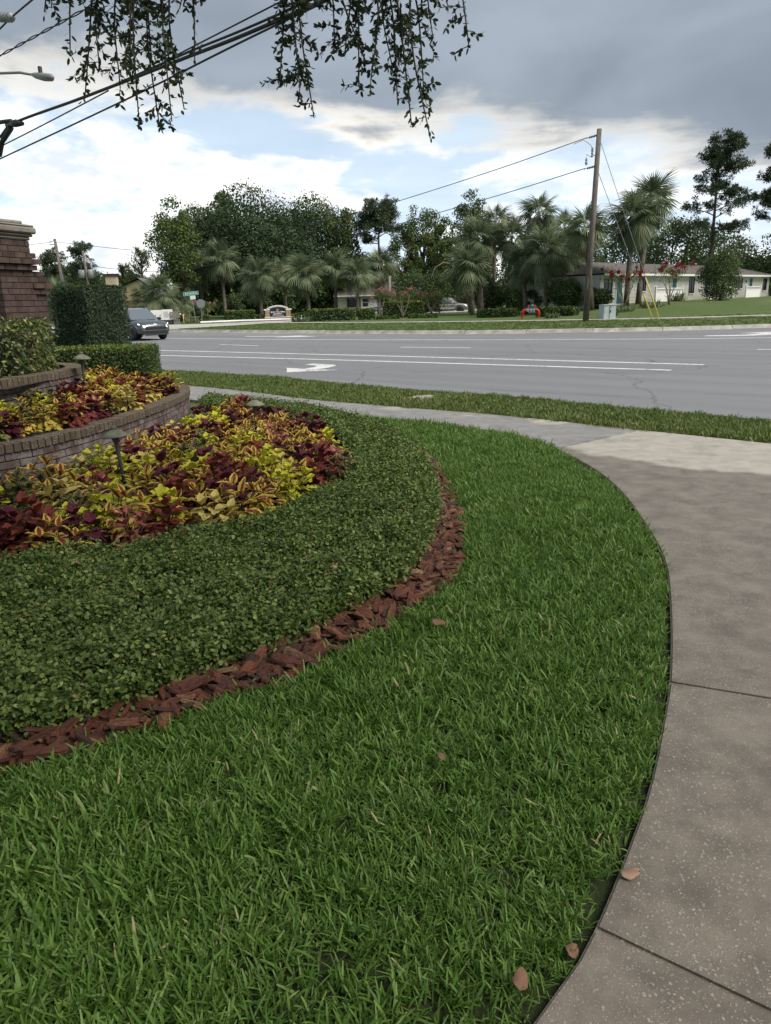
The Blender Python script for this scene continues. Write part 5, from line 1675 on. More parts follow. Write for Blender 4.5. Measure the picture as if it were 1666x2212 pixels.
def bear(v): return (v - 833) / 1600 * .984    # bearing tangent of a column near eye level
for v0, v1 in ((1446, 1462), (1609, 1622), (1332, 1345)):
    a, b = hpos(bear(v0)), hpos(bear(v1)); door(ho, (a + b) / 2, .02, .98, 2.05, M['teal_door'])
for v0, v1, ww, hh_ in ((1483, 1499, 1.15, 1.5), (1639, 1652, 1.15, 1.3), (1580, 1602, 1.9, 1.0), (1386, 1393, .8, 1.1), (1520, 1530, 1.0, 1.2), (1308, 1322, 1.3, 1.2)):
    a, b = hpos(bear(v0)), hpos(bear(v1)); window(ho, (a + b) / 2, 1.42 if hh_ > 1.1 else 1.55, ww, hh_)
for v in (1443, 1605):
    q = MB(); q.box((hpos(bear(v)), -.08, 1.75), (.12, .12, .20)); q.obj('porch_light', M['dark_metal'], ho)
for v in (1446, 1609):
    q = MB(); q.box((hpos(bear(v + 8)), -.55, -.10), (1.5, .9, .2)); q.obj('step', M['kerb'], ho)


def fence_at(v0, v1, off, h_, label, posts):
    a, b = hpos(bear(v0)), hpos(bear(v1))
    p = HA + hd * a + np.array([hd[1], -hd[0]]) * off
    vinyl_fence(p[0], p[1], HZ - .18, hrz, b - a, h_, label, posts)


fence_at(1382, 1440, 1.5, 1.38, 'white vinyl patio screen behind the crimson-flowered tree', 2)
fence_at(1497, 1553, 1.4, 1.38, 'white vinyl patio screen left of the juniper', 3)
fence_at(1579, 1610, 1.4, 1.38, 'white vinyl patio screen right of the juniper', 2)
fence_at(1652, 1690, 1.4, 1.38, 'white vinyl patio screen cut by the right edge', 2)

# cream house in the middle distance
mo = empty('cream_house', (-5.6, 104, .1)); tag(mo, 'cream sided house with white storm door behind the palms', 'house')
MB().box((5.4, 3.0, 1.2), (10.8, 6, 2.4)).obj('wall', M['siding'], mo)
link('siding', siding_panel(10.8, 2.35, .13), mo, M['siding'], (0, -.006, 0))
MB().add([(-.5, -.5, 2.42), (11.3, -.5, 2.42), (11.3, 3, 4.1), (-.5, 3, 4.1), (-.5, 6.5, 2.42), (11.3, 6.5, 2.42)], [(0, 1, 2, 3), (5, 4, 3, 2)]).obj('roof', M['roof'], mo)
MB().box((5.4, -.52, 2.38), (11.8, .06, .16)).obj('fascia', M['trim'], mo)
window(mo, 2.15, 1.48, 1.75, 1.15); door(mo, 3.75, .15, .95, 2.0, M['trim'], storm=True); window(mo, 6.4, 1.55, 1.0, 1.0)
MB().box((2.95, -.08, 1.75), (.14, .14, .22)).obj('porch_light', M['dark_metal'], mo)
vinyl_fence(-1.15, 101.9, .1, 0, 1.0, 1.75, 'white vinyl screen post beside the cream house', 2)
# grey-roofed gable behind it
go_ = empty('grey_gable_house', (-.9, 114, .1)); tag(go_, 'house with a grey shingle gable showing above the cream house roof', 'house')
MB().box((3, 2, 1.6), (6, 4, 3.2)).obj('wall', M['siding'], go_)
MB().add([(-.4, -.4, 3.2), (6.4, -.4, 3.2), (4.6, 2, 5.6), (.6, 2, 5.6), (-.4, 4.4, 3.2), (6.4, 4.4, 3.2)], [(0, 1, 2, 3), (5, 4, 3, 2), (4, 0, 3), (1, 5, 2)]).obj('roof', M['roof_grey'], go_)
link('siding', siding_panel(7.2, EH), ho, M['siding_grey'], (-.006, 7.2, 0), (0, 0, R(-90)))
co = empty('carport', (6.6, 100, .12)); tag(co, 'low carport roof and beige wall behind the silver car', 'building')
MB().box((2.6, 3.2, 1.15), (7.4, .2, 2.3)).obj('wall', M['beige'], co)
MB().box((2.6, 1.6, 2.45), (8.2, 4.0, .25)).obj('roof', M['roof'], co)
for xx in (-1.2, 2.6, 6.3): MB().box((xx, .1, 1.15), (.15, .15, 2.3)).obj('post', M['trim'], co)
# yellow house on the left with chimney
yo = empty('yellow_house', (-34.6, 96, .1)); tag(yo, 'yellow sided house with sloping grey roof and chimney left of the palms', 'house')
yw = MB(); yw.add([(0, 0, 0), (8.2, 0, 0), (8.2, 0, 2.6), (5.0, 0, 5.0), (0, 0, 3.2), (0, 7, 0), (8.2, 7, 0), (8.2, 7, 2.6), (5.0, 7, 5.0), (0, 7, 3.2)], [(0, 1, 2, 3, 4), (1, 6, 7, 2), (5, 0, 4, 9), (6, 5, 9, 8, 7)])
yw.obj('wall', M['yellow_siding'], yo)
link('siding', siding_panel(8.2, 2.6, .2), yo, M['yellow_siding'], (0, -.01, 0))
MB().add([(-.4, -.4, 3.0), (5.0, -.4, 5.2), (5.0, 7.4, 5.2), (-.4, 7.4, 3.0), (8.6, -.4, 2.5), (8.6, 7.4, 2.5)], [(0, 1, 2, 3), (1, 4, 5, 2)]).obj('roof', M['roof_grey'], yo)
MB().box((1.3, 1.2, 4.6), (1.3, .9, 2.2)).obj('chimney', M['beige'], yo); MB().box((1.3, 1.2, 5.7), (1.6, 1.2, .25)).obj('chimney_cap', M['dark_metal'], yo)

# ---------------------------------------------------------------- entrance sign
so = empty('entrance_sign', (-10.0, 75.6, .06), R(6)); tag(so, 'arched entrance sign with navy board and white lettering on beige plinth', 'sign')
MB().box((0, 0, .18), (2.62, .60, .36), 0, .03).obj('plinth', M['beige'], so)
MB().box((0, -.01, .385), (2.66, .64, .07), 0, .02).obj('plinth_cap', M['trim'], so)
for sx in (-1, 1):
    c_ = MB().box((sx * 1.02, 0, .68), (.44, .46, .52)).obj('column', M['tan_brick'], so)
    MB().box((sx * 1.02, 0, .97), (.44, .46, .06)).obj('column_band', M['trim'], c_)
    MB().box((sx * 1.06, 0, 1.10), (.58, .58, .13), 0, .02).obj('column_cap', M['trim'], c_)


def arch(r0, r1, y0, y1, w_, zc_, n=18):
    m_ = MB(); vs = []
    R0 = (w_ * w_ / 4 + r0 * r0) / (2 * r0)
    for i in range(n + 1):
        x_ = -w_ / 2 + w_ * i / n
        zz = zc_ + math.sqrt(max(0, R0 * R0 - x_ * x_)) - (R0 - r0)
        vs += [(x_, y0, zz), (x_, y1, zz), (x_, y1, zz + r1), (x_, y0, zz + r1)]
    fs = [(0, 1, 2, 3)[::-1], tuple(4 * n + k for k in (0, 1, 2, 3))]
    for i in range(n):
        for k in range(4):
            fs.append((4 * i + k, 4 * i + (k + 1) % 4, 4 * (i + 1) + (k + 1) % 4, 4 * (i + 1) + k))
    return m_.add(vs, fs)


arch(.27, .13, -.30, .30, 2.06, 1.13).obj('arch', M['trim'], so)
arch(.25, .09, -.22, .22, 1.86, 1.06).obj('arch_soffit', M['beige'], so)
n = 18; pts = [(-.82, .43), (.82, .43)] + [(.82 - 1.64 * i / n, 1.02 + .25 * (1 - ((i / n) * 2 - 1) ** 2)) for i in range(n + 1)]
bmx = MB(); k = len(pts)
bmx.add([(p[0], -.20, p[1]) for p in pts] + [(p[0], .18, p[1]) for p in pts], [tuple(range(k))] + [tuple(reversed(range(k, 2 * k)))] + [(i, (i + 1) % k, k + (i + 1) % k, k + i) for i in range(k)])
board = bmx.obj('board', M['navy'], so)


def lettering(name, txt, par, loc, size, mat, shear=0., rot=(R(90), 0, 0), bold=.004, align='CENTER'):
    cu = bpy.data.curves.new(name, 'FONT'); cu.body = txt; cu.size = size; cu.align_x = align; cu.align_y = 'CENTER'
    cu.shear = shear; cu.extrude = .004; cu.offset = bold; cu.resolution_u = 2
    cu.materials.append(mat)
    tmp = bpy.data.objects.new(name, cu); COL.objects.link(tmp)
    bpy.context.view_layer.update()
    me = bpy.data.meshes.new_from_object(tmp.evaluated_get(bpy.context.evaluated_depsgraph_get()))
    bpy.data.objects.remove(tmp)
    if not me.materials: me.materials.append(mat)
    return link(name, me, par, None, loc, rot)


lettering('lettering', 'Spring Tree Village', board, (0, -.215, .885), .185, M['sign_white'], .25, bold=.006)
lettering('lettering', 'Apartments', board, (-.06, -.215, .715), .175, M['sign_white'], .25, bold=.006)
lettering('lettering', 'Cottages - Patio Homes - Villas', board, (0, -.215, .55), .088, M['sign_white'], .15, bold=.003)
em = MB()
for cx_, cz_, r_ in ((0, 1.14, .085), (-.085, 1.08, .07), (.085, 1.08, .07), (-.03, 1.05, .06), (.04, 1.05, .06)):
    em.add([(cx_ + r_ * math.cos(a), -.212, cz_ + r_ * .8 * math.sin(a)) for a in np.linspace(0, 6.283, 11)[:-1]], [tuple(range(10))])
em.box((0, -.212, 1.0), (.04, .008, .09)); em.obj('tree_emblem', M['gold'], board)
rm = MB(); rm.lathe([(2.4, -.02), (2.2, .05), (1.2, .09), (.1, .10)], (-9.7, 74.6, .10), 26)
tag(rm.obj('red_mulch_bed', M['red_mulch'], smooth=True), kind='structure')
q = MB(); q.lathe([(.05, 0), (.05, .42), (.06, .43), (.01, .46)], (-7.6, 74.6, .12), 8)
tag(q.obj('marker_post', M['white']), 'short white marker post right of the entrance sign', 'post')

# banner
bo = empty('banner', (-.55, 98.8, .35)); tag(bo, 'dark blue banner with white letters behind the pink-flowered tree', 'banner')
MB().box((.55, 0, .35), (1.45, .04, .55)).obj('panel', M['blue'], bo)
lettering('lettering', 'THE CO', bo, (.40, -.04, .36), .30, M['sign_white'], bold=.01)
MB().box((.0, .02, -.1), (.05, .05, .5)).obj('post', M['dark_metal'], bo); MB().box((1.1, .02, -.1), (.05, .05, .5)).obj('post', M['dark_metal'], bo)

# ---------------------------------------------------------------- street signs and utility boxes on the left
sn = empty('street_name_sign', (-17.75, 74, .1)); sn.rotation_euler = (0, R(-4), 0); tag(sn, 'teal street-name plate above a small white plate on a thin post', 'sign')
MB().tube([(0, 0, 0), (0, 0, 2.85)], .035, 8).obj('post', M['metal'], sn)
pl = MB().box((-.02, -.05, 2.80), (1.45, .02, .34), 0, .01).obj('name_plate', M['street_green'], sn)
b_ = MB()
for x_, w_, hh_ in ((-.52, .11, .15), (-.36, .10, .15), (-.22, .05, .15), (-.13, .05, .15), (-.03, .11, .15), (.11, .10, .15), (.26, .12, .15), (.41, .10, .12), (.53, .08, .12)): b_.box((x_, -.066, 2.80), (w_ * .62, .008, hh_))
b_.obj('worn_letters', M['sign_white'], pl)
br_ = MB()
for c, d in (((-.02, -.064, 2.955), (1.43, .006, .02)), ((-.02, -.064, 2.645), (1.43, .006, .02)), ((-.735, -.064, 2.80), (.02, .006, .32)), ((.695, -.064, 2.80), (.02, .006, .32))): br_.box(c, d)
br_.obj('border', M['sign_white'], pl)
MB().box((.10, -.05, 2.42), (.52, .02, .34)).obj('small_plate', M['sign_white'], sn)
sp_ = empty('stop_sign', (-17.6, 76, .1)); tag(sp_, 'grey back of an octagonal stop sign on a post', 'sign')
MB().tube([(0, .03, 0), (0, .03, 2.1)], .035, 8).obj('post', M['metal'], sp_)
oc = MB(); k = 8; a_ = [(math.cos(R(22.5 + 45 * i)) * .44, math.sin(R(22.5 + 45 * i)) * .44) for i in range(8)]
oc.add([(p[0], 0, 1.85 + p[1]) for p in a_] + [(p[0], .02, 1.85 + p[1]) for p in a_], [tuple(range(8)), tuple(reversed(range(8, 16)))] + [(i, (i + 1) % 8, 8 + (i + 1) % 8, 8 + i) for i in range(8)])
oc.obj('sign_plate', M['sign_back'], sp_)
wc = empty('white_cabinet', (-19.9, 70.2, .1), R(4)); tag(wc, 'large white metal cabinet with louvred doors behind the dark car', 'cabinet')
MB().box((0, 0, .22), (1.9, .5, .5)).obj('base', M['dark_metal'], wc)
MB().box((-.45, 0, .92), (.94, .55, .88), 0, .02).obj('door', M['white'], wc); dr = MB().box((.5, 0, .93), (.92, .55, .92), 0, .02).obj('door', M['white'], wc)
lv_ = MB()
for i in range(5): lv_.box((.25 + i * .09, -.28, .95), (.03, .02, .55))
lv_.obj('louvres', M['sign_back'], dr)
MB().box((.84, -.28, .95), (.10, .02, .07)).obj('label_plate', M['dark_metal'], dr)
for xx in (-.48, -.08): MB().box((xx, -.29, .90), (.06, .03, .10)).obj('latch', M['dark_metal'], wc)
gm = empty('meter_boxes', (-18.65, 70, .1)); tag(gm, 'weathered grey meter boxes on a rack with pale conduits', 'utility box')
for x_, z_, w_, h_ in ((-.28, .90, .30, .55), (.0, .85, .26, .70), (.22, .90, .16, .66), (.38, .86, .14, .40)): MB().box((x_, 0, z_), (w_, .25, h_), 0, .01).obj('box', M['grey_box'], gm)
for x_ in (-.12, .02, .12, .24, .36): MB().tube([(x_, 0, 0), (x_, 0, .55)], .035, 6).obj('conduit', M['metal'], gm)
MB().lathe([(.06, 0), (.06, .08), (.02, .1)], (.50, -.02, .92), 8).obj('meter', M['sign_white'], gm)
MB().box((-.27, -.13, .98), (.10, .02, .16)).obj('label_plate', M['yellow'], gm)
tag(MB().lathe([(.055, 0), (.055, .90), (.04, .94), (.01, .95)], (-17.9, 70, .1), 10).obj('yellow_bollard', M['yellow'], smooth=True), 'slim yellow post right of the grey meter boxes', 'bollard')

# ---------------------------------------------------------------- red pipework, transformer
bf = empty('backflow_pipework', (10.95, 55.5, .12), R(-4)); tag(bf, 'red pipework with elbows and a teal valve wheel beside the far pavement', 'pipework')
for sx in (-1, 1):
    MB().tube([(sx * .58, 0, 0), (sx * .58, 0, .30)], .085, 12).obj('riser', M['red_paint'], bf)
    MB().lathe([(.12, .28), (.12, .33)], (sx * .58, 0, 0), 12).obj('flange', M['red_paint'], bf)
    MB().tube([(sx * .58, 0, .31), (sx * .58, 0, .42), (sx * .53, 0, .54), (sx * .43, 0, .60), (sx * .33, 0, .61)], [.10, .105, .105, .10, .095], 12).obj('elbow', M['red_paint'], bf)
MB().tube([(-.34, 0, .61), (.34, 0, .61)], .075, 10).obj('cross_pipe', M['metal'], bf)
for xx in (-.22, .0, .2): MB().tube([(xx, 0, .48), (xx, 0, .76)], .085, 10).obj('valve_body', M['sign_back'], bf)
for xx in (-.14, .3): MB().box((xx, 0, .83), (.16, .14, .22), 0, .03).obj('valve_handle', M['red_paint'], bf)
MB().lathe([(.10, .80), (.12, .84), (.12, .98), (.06, 1.0)], (.08, 0, 0), 12).obj('valve_wheel', M['teal_paint'], bf)
tb = empty('transformer_box', (14.25, 47.9, .13), R(8)); tag(tb, 'grey-green pad-mounted transformer box beside the leaning pole', 'utility box')
MB().box((0, 0, .42), (.80, .75, .86), 0, .02).obj('cabinet', M['transformer'], tb); MB().box((0, -.01, .88), (.84, .80, .06), 0, .015).obj('lid', M['transformer'], tb)
MB().box((-.03, -.385, .38), (.015, .02, .74)).obj('door_seam', M['dark_metal'], tb)
MB().box((.04, -.39, .50), (.05, .02, .16)).obj('handle', M['dark_metal'], tb); MB().box((.03, -.385, .74), (.09, .012, .10)).obj('warning_label', M['grey_box'], tb)

# ---------------------------------------------------------------- poles and wires
po = empty('utility_pole', (12.3, 45.6, .1)); tag(po, 'leaning wooden utility pole with guy wires across the road', 'utility pole')
PT = Vector((.30, 0, 10.45))
MB().tube([(0, 0, 0), tuple(PT * .5), tuple(PT)], [.19, .165, .135], 12).obj('shaft', M['pole_wood'], po, True)


def onp(z): return PT * (z / 10.45)
def wire(name, pts, r, label, mat=None, step=1.0, n=6):
    P = smooth_line(pts, step)
    o = MB().tube([tuple(p) for p in P], r, n).obj(name, mat or M['cable'], None, True)
    return tag(o, label, 'wire', 'overhead wires')


ia = onp(10.15); ib = onp(8.55)
for nm, s_ in (('strain_insulator', ia), ('strain_insulator', ib)):
    q = MB(); d_ = Vector((-.82, .57, -.12)).normalized()
    for k in range(5): q.tube([s_ + d_ * (.15 + k * .09), s_ + d_ * (.19 + k * .09)], [.07, .05], 8)
    q.tube([s_, s_ + d_ * .75], .018, 6); q.obj(nm, M['dark_metal'], po)
q = MB(); c0 = onp(9.3) + Vector((-.32, -.05, 0)); q.lathe([(.05, -.3), (.07, -.25), (.05, -.2), (.07, -.1), (.05, -.05), (.07, .05), (.05, .2)], tuple(c0), 8); q.tube([onp(9.1), c0 + Vector((0, 0, -.2))], .025, 5); q.obj('fuse_cutout', M['insulator'], po)
q = MB(); c0 = onp(8.75) + Vector((-.62, -.05, .05)); q.lathe([(.04, -.2), (.08, -.1), (.05, 0), (.07, .08), (.03, .18)], tuple(c0), 8); q.tube([onp(9.0) + Vector((-.3, 0, 0)), c0 + Vector((0, 0, .35)), c0], .02, 5); q.obj('arrester', M['insulator'], po)
q = MB(); q.tube([ia + Vector((-1.2, .8, -.3)), ia + Vector((-.8, .2, -.2)), ia + Vector((-.45, 0, -.5)), onp(9.45) + Vector((-.32, -.05, 0))], .014, 5); q.obj('jumper_wire', M['cable'], po)
q = MB(); q.box((-.02, -.20, 2.2), (.03, .02, .7)); q.obj('ground_strap', M['metal'], po)
B0 = Vector((12.3, 45.6, .1))
GA = Vector((16.9, 46.2, .15))
for s_, f_, lab in ((onp(10.05), 0, 'upper guy wire running down from the leaning pole to the lawn'), (onp(8.45), 1, 'lower guy wire running down from the leaning pole to the lawn')):
    e = GA + Vector((-.35 * f_, .1 * f_, 0)); s3 = B0 + s_
    gw = empty('guy_wire', tuple(e)); tag(gw, lab, 'guy wire', 'guy wires of the leaning pole')
    MB().tube([(0, 0, 0), tuple(s3 - e)], .016, 6).obj('strand', M['metal'], gw)
    d_ = (s3 - e).normalized(); MB().tube([tuple(d_ * .05), tuple(d_ * (2.6 if not f_ else 1.7))], .045, 8).obj('guard', M['yellow'], gw, True)
wire('power_line', [tuple(B0 + ia + Vector((-.55, .4, -.05))), (7.4, 49, 9.15), (1.3, 53.3, 8.0), (-2.4, 55.9, 7.45), (-12.1, 62.6, 6.5), (-19.5, 67.8, 6.4), (-30.7, 75.5, 8.0)], .022, 'upper power line running left from the leaning pole across the trees')
wire('power_line', [tuple(B0 + ib + Vector((-.55, .4, -.05))), (6.8, 49.5, 7.55), (-2.4, 55.9, 6.0), (-11.3, 62.1, 5.1), (-19.7, 67.9, 4.7), (-30.7, 75.5, 6.2)], .022, 'lower power line running left from the leaning pole across the trees')
lp = empty('utility_pole', (-30.55, 75.5, .1)); tag(lp, 'distant utility pole rising behind the brick pillar', 'utility pole')
MB().tube([(0, 0, 0), (-.28, 0, 8.2)], [.17, .12], 10).obj('shaft', M['pole_wood'], lp, True)
for zz in (8.0, 7.7, 6.9, 6.6): MB().box((-.55, 0, zz), (.6, .06, .06)).obj('bracket', M['dark_metal'], lp)
MB().tube([(.12, -.12, .5), (-.02, -.12, 5.2)], .05, 6).obj('conduit', M['metal'], lp)
tp = empty('transformer_pole', (-29.9, 80.5, .1)); tag(tp, 'distant pole carrying two grey can transformers above the tall hedge', 'utility pole')
MB().tube([(0, 0, 0), (-.28, 0, 7.4)], [.17, .12], 10).obj('shaft', M['pole_wood'], tp, True)
for sx in (-1, 1):
    c_ = MB().lathe([(.30, 0), (.30, .72), (.24, .80), (.05, .82)], (sx * .46 - .2, -.1, 4.75), 14).obj('transformer_can', M['insulator'], tp, True)
    MB().lathe([(.04, 0), (.06, .1), (.03, .3)], (sx * .46 - .2, -.1, 5.57), 8).obj('bushing', M['dark_metal'], c_)
wire('service_line', [(-60, 80, 7.6), (-45, 78, 7.3), (-31.1, 75.5, 8.0)], .02, 'thin wire reaching the distant pole from behind the brick pillar')
wire('service_line', [(-30.8, 75.5, 7.4), (-30.5, 78, 5.9), (-30.35, 80.5, 5.6)], .02, 'thin wire linking the distant pole to the transformer cans')
tag(MB().tube([(1.15, 94, .1), (1.35, 94, 4.6)], .16, 8).obj('concrete_post', M['grey_box'], smooth=True), 'plain tan pole beside the cream house and round tree', 'pole')

# wires overhead on this side of the road
wire('cable_bundle', [(-11.5, 22.6, 5.6), (-9.51, 20.81, 5.92), (-8.84, 20.2, 6.09), (-6.31, 17.9, 6.02), (-3.4, 15.25, 5.97), (-1.48, 13.51, 5.96), (3, 9.5, 6.1), (9, 4, 6.4)], .032, 'thick black cable bundle slanting across the top left sky', step=.4, n=8)
wire('cable_bundle', [(-5.4, 17.05, 6.0), (-3.39, 15.24, 6.04), (-1.48, 13.51, 6.04), (3, 9.5, 6.2), (9, 4, 6.5)], .020, 'second cable running along the thick bundle', step=.4)
wire('telephone_cable', [(-3.9, 15.7, 6.05), (-1.38, 13.42, 6.20), (2, 10.3, 6.35), (9, 4, 6.6)], .013, 'thin wire rising just above the thick cable bundle', step=.4)
wire('telephone_cable', [(-11.6, 22.7, 5.6), (-9.59, 20.88, 5.70), (-7.43, 18.91, 5.82), (-5.45, 17.11, 5.95)], .014, 'thin wire branching below the thick bundle towards the left', step=.4)
wire('telephone_cable', [(-11.6, 22.7, 5.33), (-9.67, 20.95, 5.43), (-4.69, 16.42, 5.69), (-1.45, 13.48, 5.91), (4, 8.6, 6.2), (9, 4, 6.4)], .017, 'lowest of the wires slanting across the top left sky', step=.4)
tw = MB()
for ph in (0, math.pi):
    P = smooth_line([(-11, 22.2, 7.7), (-9.0, 20.34, 7.60), (-7.86, 19.3, 7.58), (-6.59, 18.15, 7.56), (-3.5, 15.3, 7.5), (2, 10.4, 7.6)], .12)
    tw.tube([(p[0] + .022 * math.cos(i * .55 + ph), p[1], p[2] + .022 * math.sin(i * .55 + ph)) for i, p in enumerate(P)], .013, 5)
tag(tw.obj('twisted_cable', M['cable'], smooth=True), 'twisted pair cable in the upper left sky', 'wire', 'overhead wires')
wire('conductor', [(-10.5, 21.7, 7.85), (-8.84, 20.2, 8.12), (-7.67, 19.13, 8.25), (-3, 14.9, 8.6), (4, 8.6, 9)], .020, 'heavy wire crossing the top left corner', step=.4)
ins_ = MB(); a_, b_ = Vector((-9.6, 20.9, 8.62)), Vector((-8.25, 19.66, 8.17)); n = 11
for k in range(n):
    p = a_.lerp(b_, k / n); q_ = a_.lerp(b_, (k + .55) / n); ins_.tube([p, q_], [.115, .08], 10)
ins_.tube([a_, b_], .05, 8)
tag(ins_.obj('line_insulator', M['insulator'], smooth=True), 'ribbed grey insulator at the top left corner', 'insulator')
spl = MB(); spl.tube([(-11.2, 22.3, 6.45), (-9.4, 20.75, 6.24), (-8.95, 20.3, 6.16)], .05, 8); spl.tube([(-9.2, 20.55, 6.12), (-8.75, 20.1, 6.06), (-8.5, 19.88, 6.0)], [.035, .09, .05], 8)
spl.tube([(-9.0, 20.35, 6.02), (-9.45, 20.76, 5.80), (-9.72, 21.0, 5.55)], [.07, .06, .10], 8)
tag(spl.obj('cable_splice', M['cable'], smooth=True), 'dark cable splice and clamp at the left end of the bundle', 'cable fitting')
sl = empty('street_lamp', (-15.6, 29.6, 0)); tag(sl, 'grey street lamp head on a curved arm entering from the left', 'street lamp')
MB().tube([(0, 0, 0), (0, 0, 8.9)], [.14, .09], 10).obj('pole', M['metal'], sl, True)
MB().tube([(0, 0, 8.7), (2.3, -2.0, 8.98), (3.95, -3.47, 8.82), (5.0, -4.45, 8.55), (5.6, -5.0, 8.33)], [.055, .045, .04, .038, .034], 8).obj('arm', M['lamp_grey'], sl, True)
hd_ = MB(); hd_.tube([(5.55, -4.95, 8.35), (5.75, -5.13, 8.27), (6.1, -5.45, 8.14), (6.4, -5.72, 8.05), (6.5, -5.8, 8.03)], [.04, .085, .11, .10, .03], 10)
lh = hd_.obj('luminaire', M['lamp_grey'], sl, True)
MB().lathe([(.06, 0), (.06, .16), (.05, .18)], (5.95, -5.3, 8.28), 10).obj('photocell', M['dark_metal'], lh)
# ---------------------------------------------------------------- vehicles
def suv(name, loc, rz, paint, label, L=4.6, W=1.86, H=1.66, rim='rim', style=0):
    """sport-utility car, nose along +x, wheels on z=0; lofted body, separate glass, wheels and lamps"""
    o = empty(name, loc, rz); tag(o, label, 'car')
    hw = W / 2
    # stations: x, sill z, belt z, top z (hood or belt), half width
    st_ = [(-L / 2, .42, .98, 1.02, hw * .84), (-L / 2 + .10, .34, 1.0, 1.06, hw * .93), (-L / 2 + .6, .30, 1.0, 1.08, hw), (-.9, .28, .98, 1.06, hw), (.35, .28, .96, 1.04, hw), (.95, .29, .95, 1.04, hw),
           (1.45, .30, .93, 1.00, hw * .985), (1.95, .31, .88, .95, hw * .95), (L / 2 - .10, .33, .76, .85, hw * .88), (L / 2, .36, .62, .72, hw * .82)]
    V, Q = [], []
    for x_, zs, zb, zt, h_ in st_:
        ring = [(0, zs), (h_ * .86, zs), (h_ * .97, zs + .10), (h_, (zs + zb) / 2), (h_ * .985, zb - .06), (h_ * .93, zb + .02), (h_ * .55, zt + .015), (0, zt + .03)]
        ring = ring + [(-y_, z_) for y_, z_ in ring[-2:0:-1]]
        V += [(x_, y_, z_) for y_, z_ in ring]
    m_ = 14
    for i in range(len(st_) - 1):
        for k in range(m_): Q.append((i * m_ + k, i * m_ + (k + 1) % m_, (i + 1) * m_ + (k + 1) % m_, (i + 1) * m_ + k))
    Q2 = [tuple(reversed(range(m_))), tuple((len(st_) - 1) * m_ + k for k in range(m_))]
    me = bpy.data.meshes.new('body'); me.from_pydata(V, [], Q + Q2)
    for p in me.polygons: p.use_smooth = True
    me.update()
    bm = bmesh.new(); bm.from_mesh(me); bmesh.ops.recalc_face_normals(bm, faces=bm.faces[:]); bm.to_mesh(me); bm.free()
    body = link('body', me, o, paint)
    # greenhouse: base ring at the belt, roof ring above
    gh = [(-2.05, .80, 1.02), (-1.9, .84, 1.04), (.55, .86, 1.05), (1.12, .82, 1.03)]
    rf_ = [(-1.78, .62, H - .07), (-1.55, .66, H), (.05, .67, H), (.42, .63, H - .06)]
    g_ = MB(); vs = [(x_, y_, z_) for x_, y_, z_ in gh] + [(x_, -y_, z_) for x_, y_, z_ in gh] + [(x_, y_, z_) for x_, y_, z_ in rf_] + [(x_, -y_, z_) for x_, y_, z_ in rf_]
    g_.add(vs, [(0, 1, 9, 8), (1, 2, 10, 9), (2, 3, 11, 10), (4, 12, 13, 5), (5, 13, 14, 6), (6, 14, 15, 7), (3, 7, 15, 11), (0, 8, 12, 4), (8, 9, 13, 12), (9, 10, 14, 13), (10, 11, 15, 14)])
    g_.obj('cabin', paint, o)
    ws = MB(); e = .012
    ws.add([(1.12 + e - .03, .76, 1.06), (1.12 + e - .03, -.76, 1.06), (.44 + e, -.58, H - .065), (.44 + e, .58, H - .065)], [(0, 1, 2, 3)])
    ws.obj('windscreen', M['car_glass'], o)
    for sy in (-1, 1):
        sw = MB()
        sw.add([(.48, sy * .875, 1.08), (-.62, sy * .875, 1.08), (-.62, sy * .685, H - .08), (.06, sy * .685, H - .08)], [(0, 1, 2, 3)])
        sw.obj('side_window', M['car_glass'], o)
        sw = MB(); sw.add([(-.70, sy * .875, 1.08), (-1.62, sy * .862, 1.09), (-1.45, sy * .685, H - .09), (-.70, sy * .690, H - .08)], [(0, 1, 2, 3)]); sw.obj('side_window', M['car_glass'], o)
        MB().box((.80, sy * (hw + .10), 1.08), (.14, .22, .16), 0, .04).obj('mirror', M['black_trim'], o)
        MB().tube([(-1.5, sy * .62, H + .03), (-1.3, sy * .62, H + .06), (-.1, sy * .62, H + .06), (.1, sy * .62, H + .02)], .02, 5).obj('roof_rail', M['black_trim'], o)
        for x_ in (-1.38, 1.36):
            a_ = MB(); n_ = 20; vs = []
            for k in range(n_ + 1):
                t_ = math.pi * k / n_; vs += [(x_ + math.cos(t_) * .40, sy * (hw + .006), .34 + math.sin(t_) * .40), (x_ + math.cos(t_) * .48, sy * (hw + .010), .34 + math.sin(t_) * .48)]
            a_.add(vs, [(2 * k, 2 * k + 1, 2 * k + 3, 2 * k + 2) for k in range(n_)]); a_.obj('wheel_arch', M['black_trim'], o)
            wl = empty('wheel', (x_, sy * (hw - .10), .345)); wl.parent = o; wl.rotation_euler = (R(90), 0, 0)
            MB().lathe([(.22, -.11), (.325, -.115), (.345, -.08), (.345, .08), (.325, .115), (.22, .11)], n=26).obj('tyre', M['tyre'], wl, True)
            rm_ = MB(); rm_.lathe([(.235, -.06), (.235, .06)], n=22)
            for k in range(5):
                a2 = k * 1.2566
                for zz in (-.085, .085):
                    c_, s_ = math.cos(a2), math.sin(a2)
                    rm_.add([(c_ * .03 - s_ * .035, s_ * .03 + c_ * .035, zz), (c_ * .03 + s_ * .035, s_ * .03 - c_ * .035, zz), (c_ * .225 + s_ * .045, s_ * .225 - c_ * .045, zz * 1.15), (c_ * .225 - s_ * .045, s_ * .225 + c_ * .045, zz * 1.15)], [(0, 1, 2, 3)])
            rm_.obj('rim', M[rim], wl)
        # lamp: dark housing and, on the first car, the boomerang running light
        x0 = L / 2
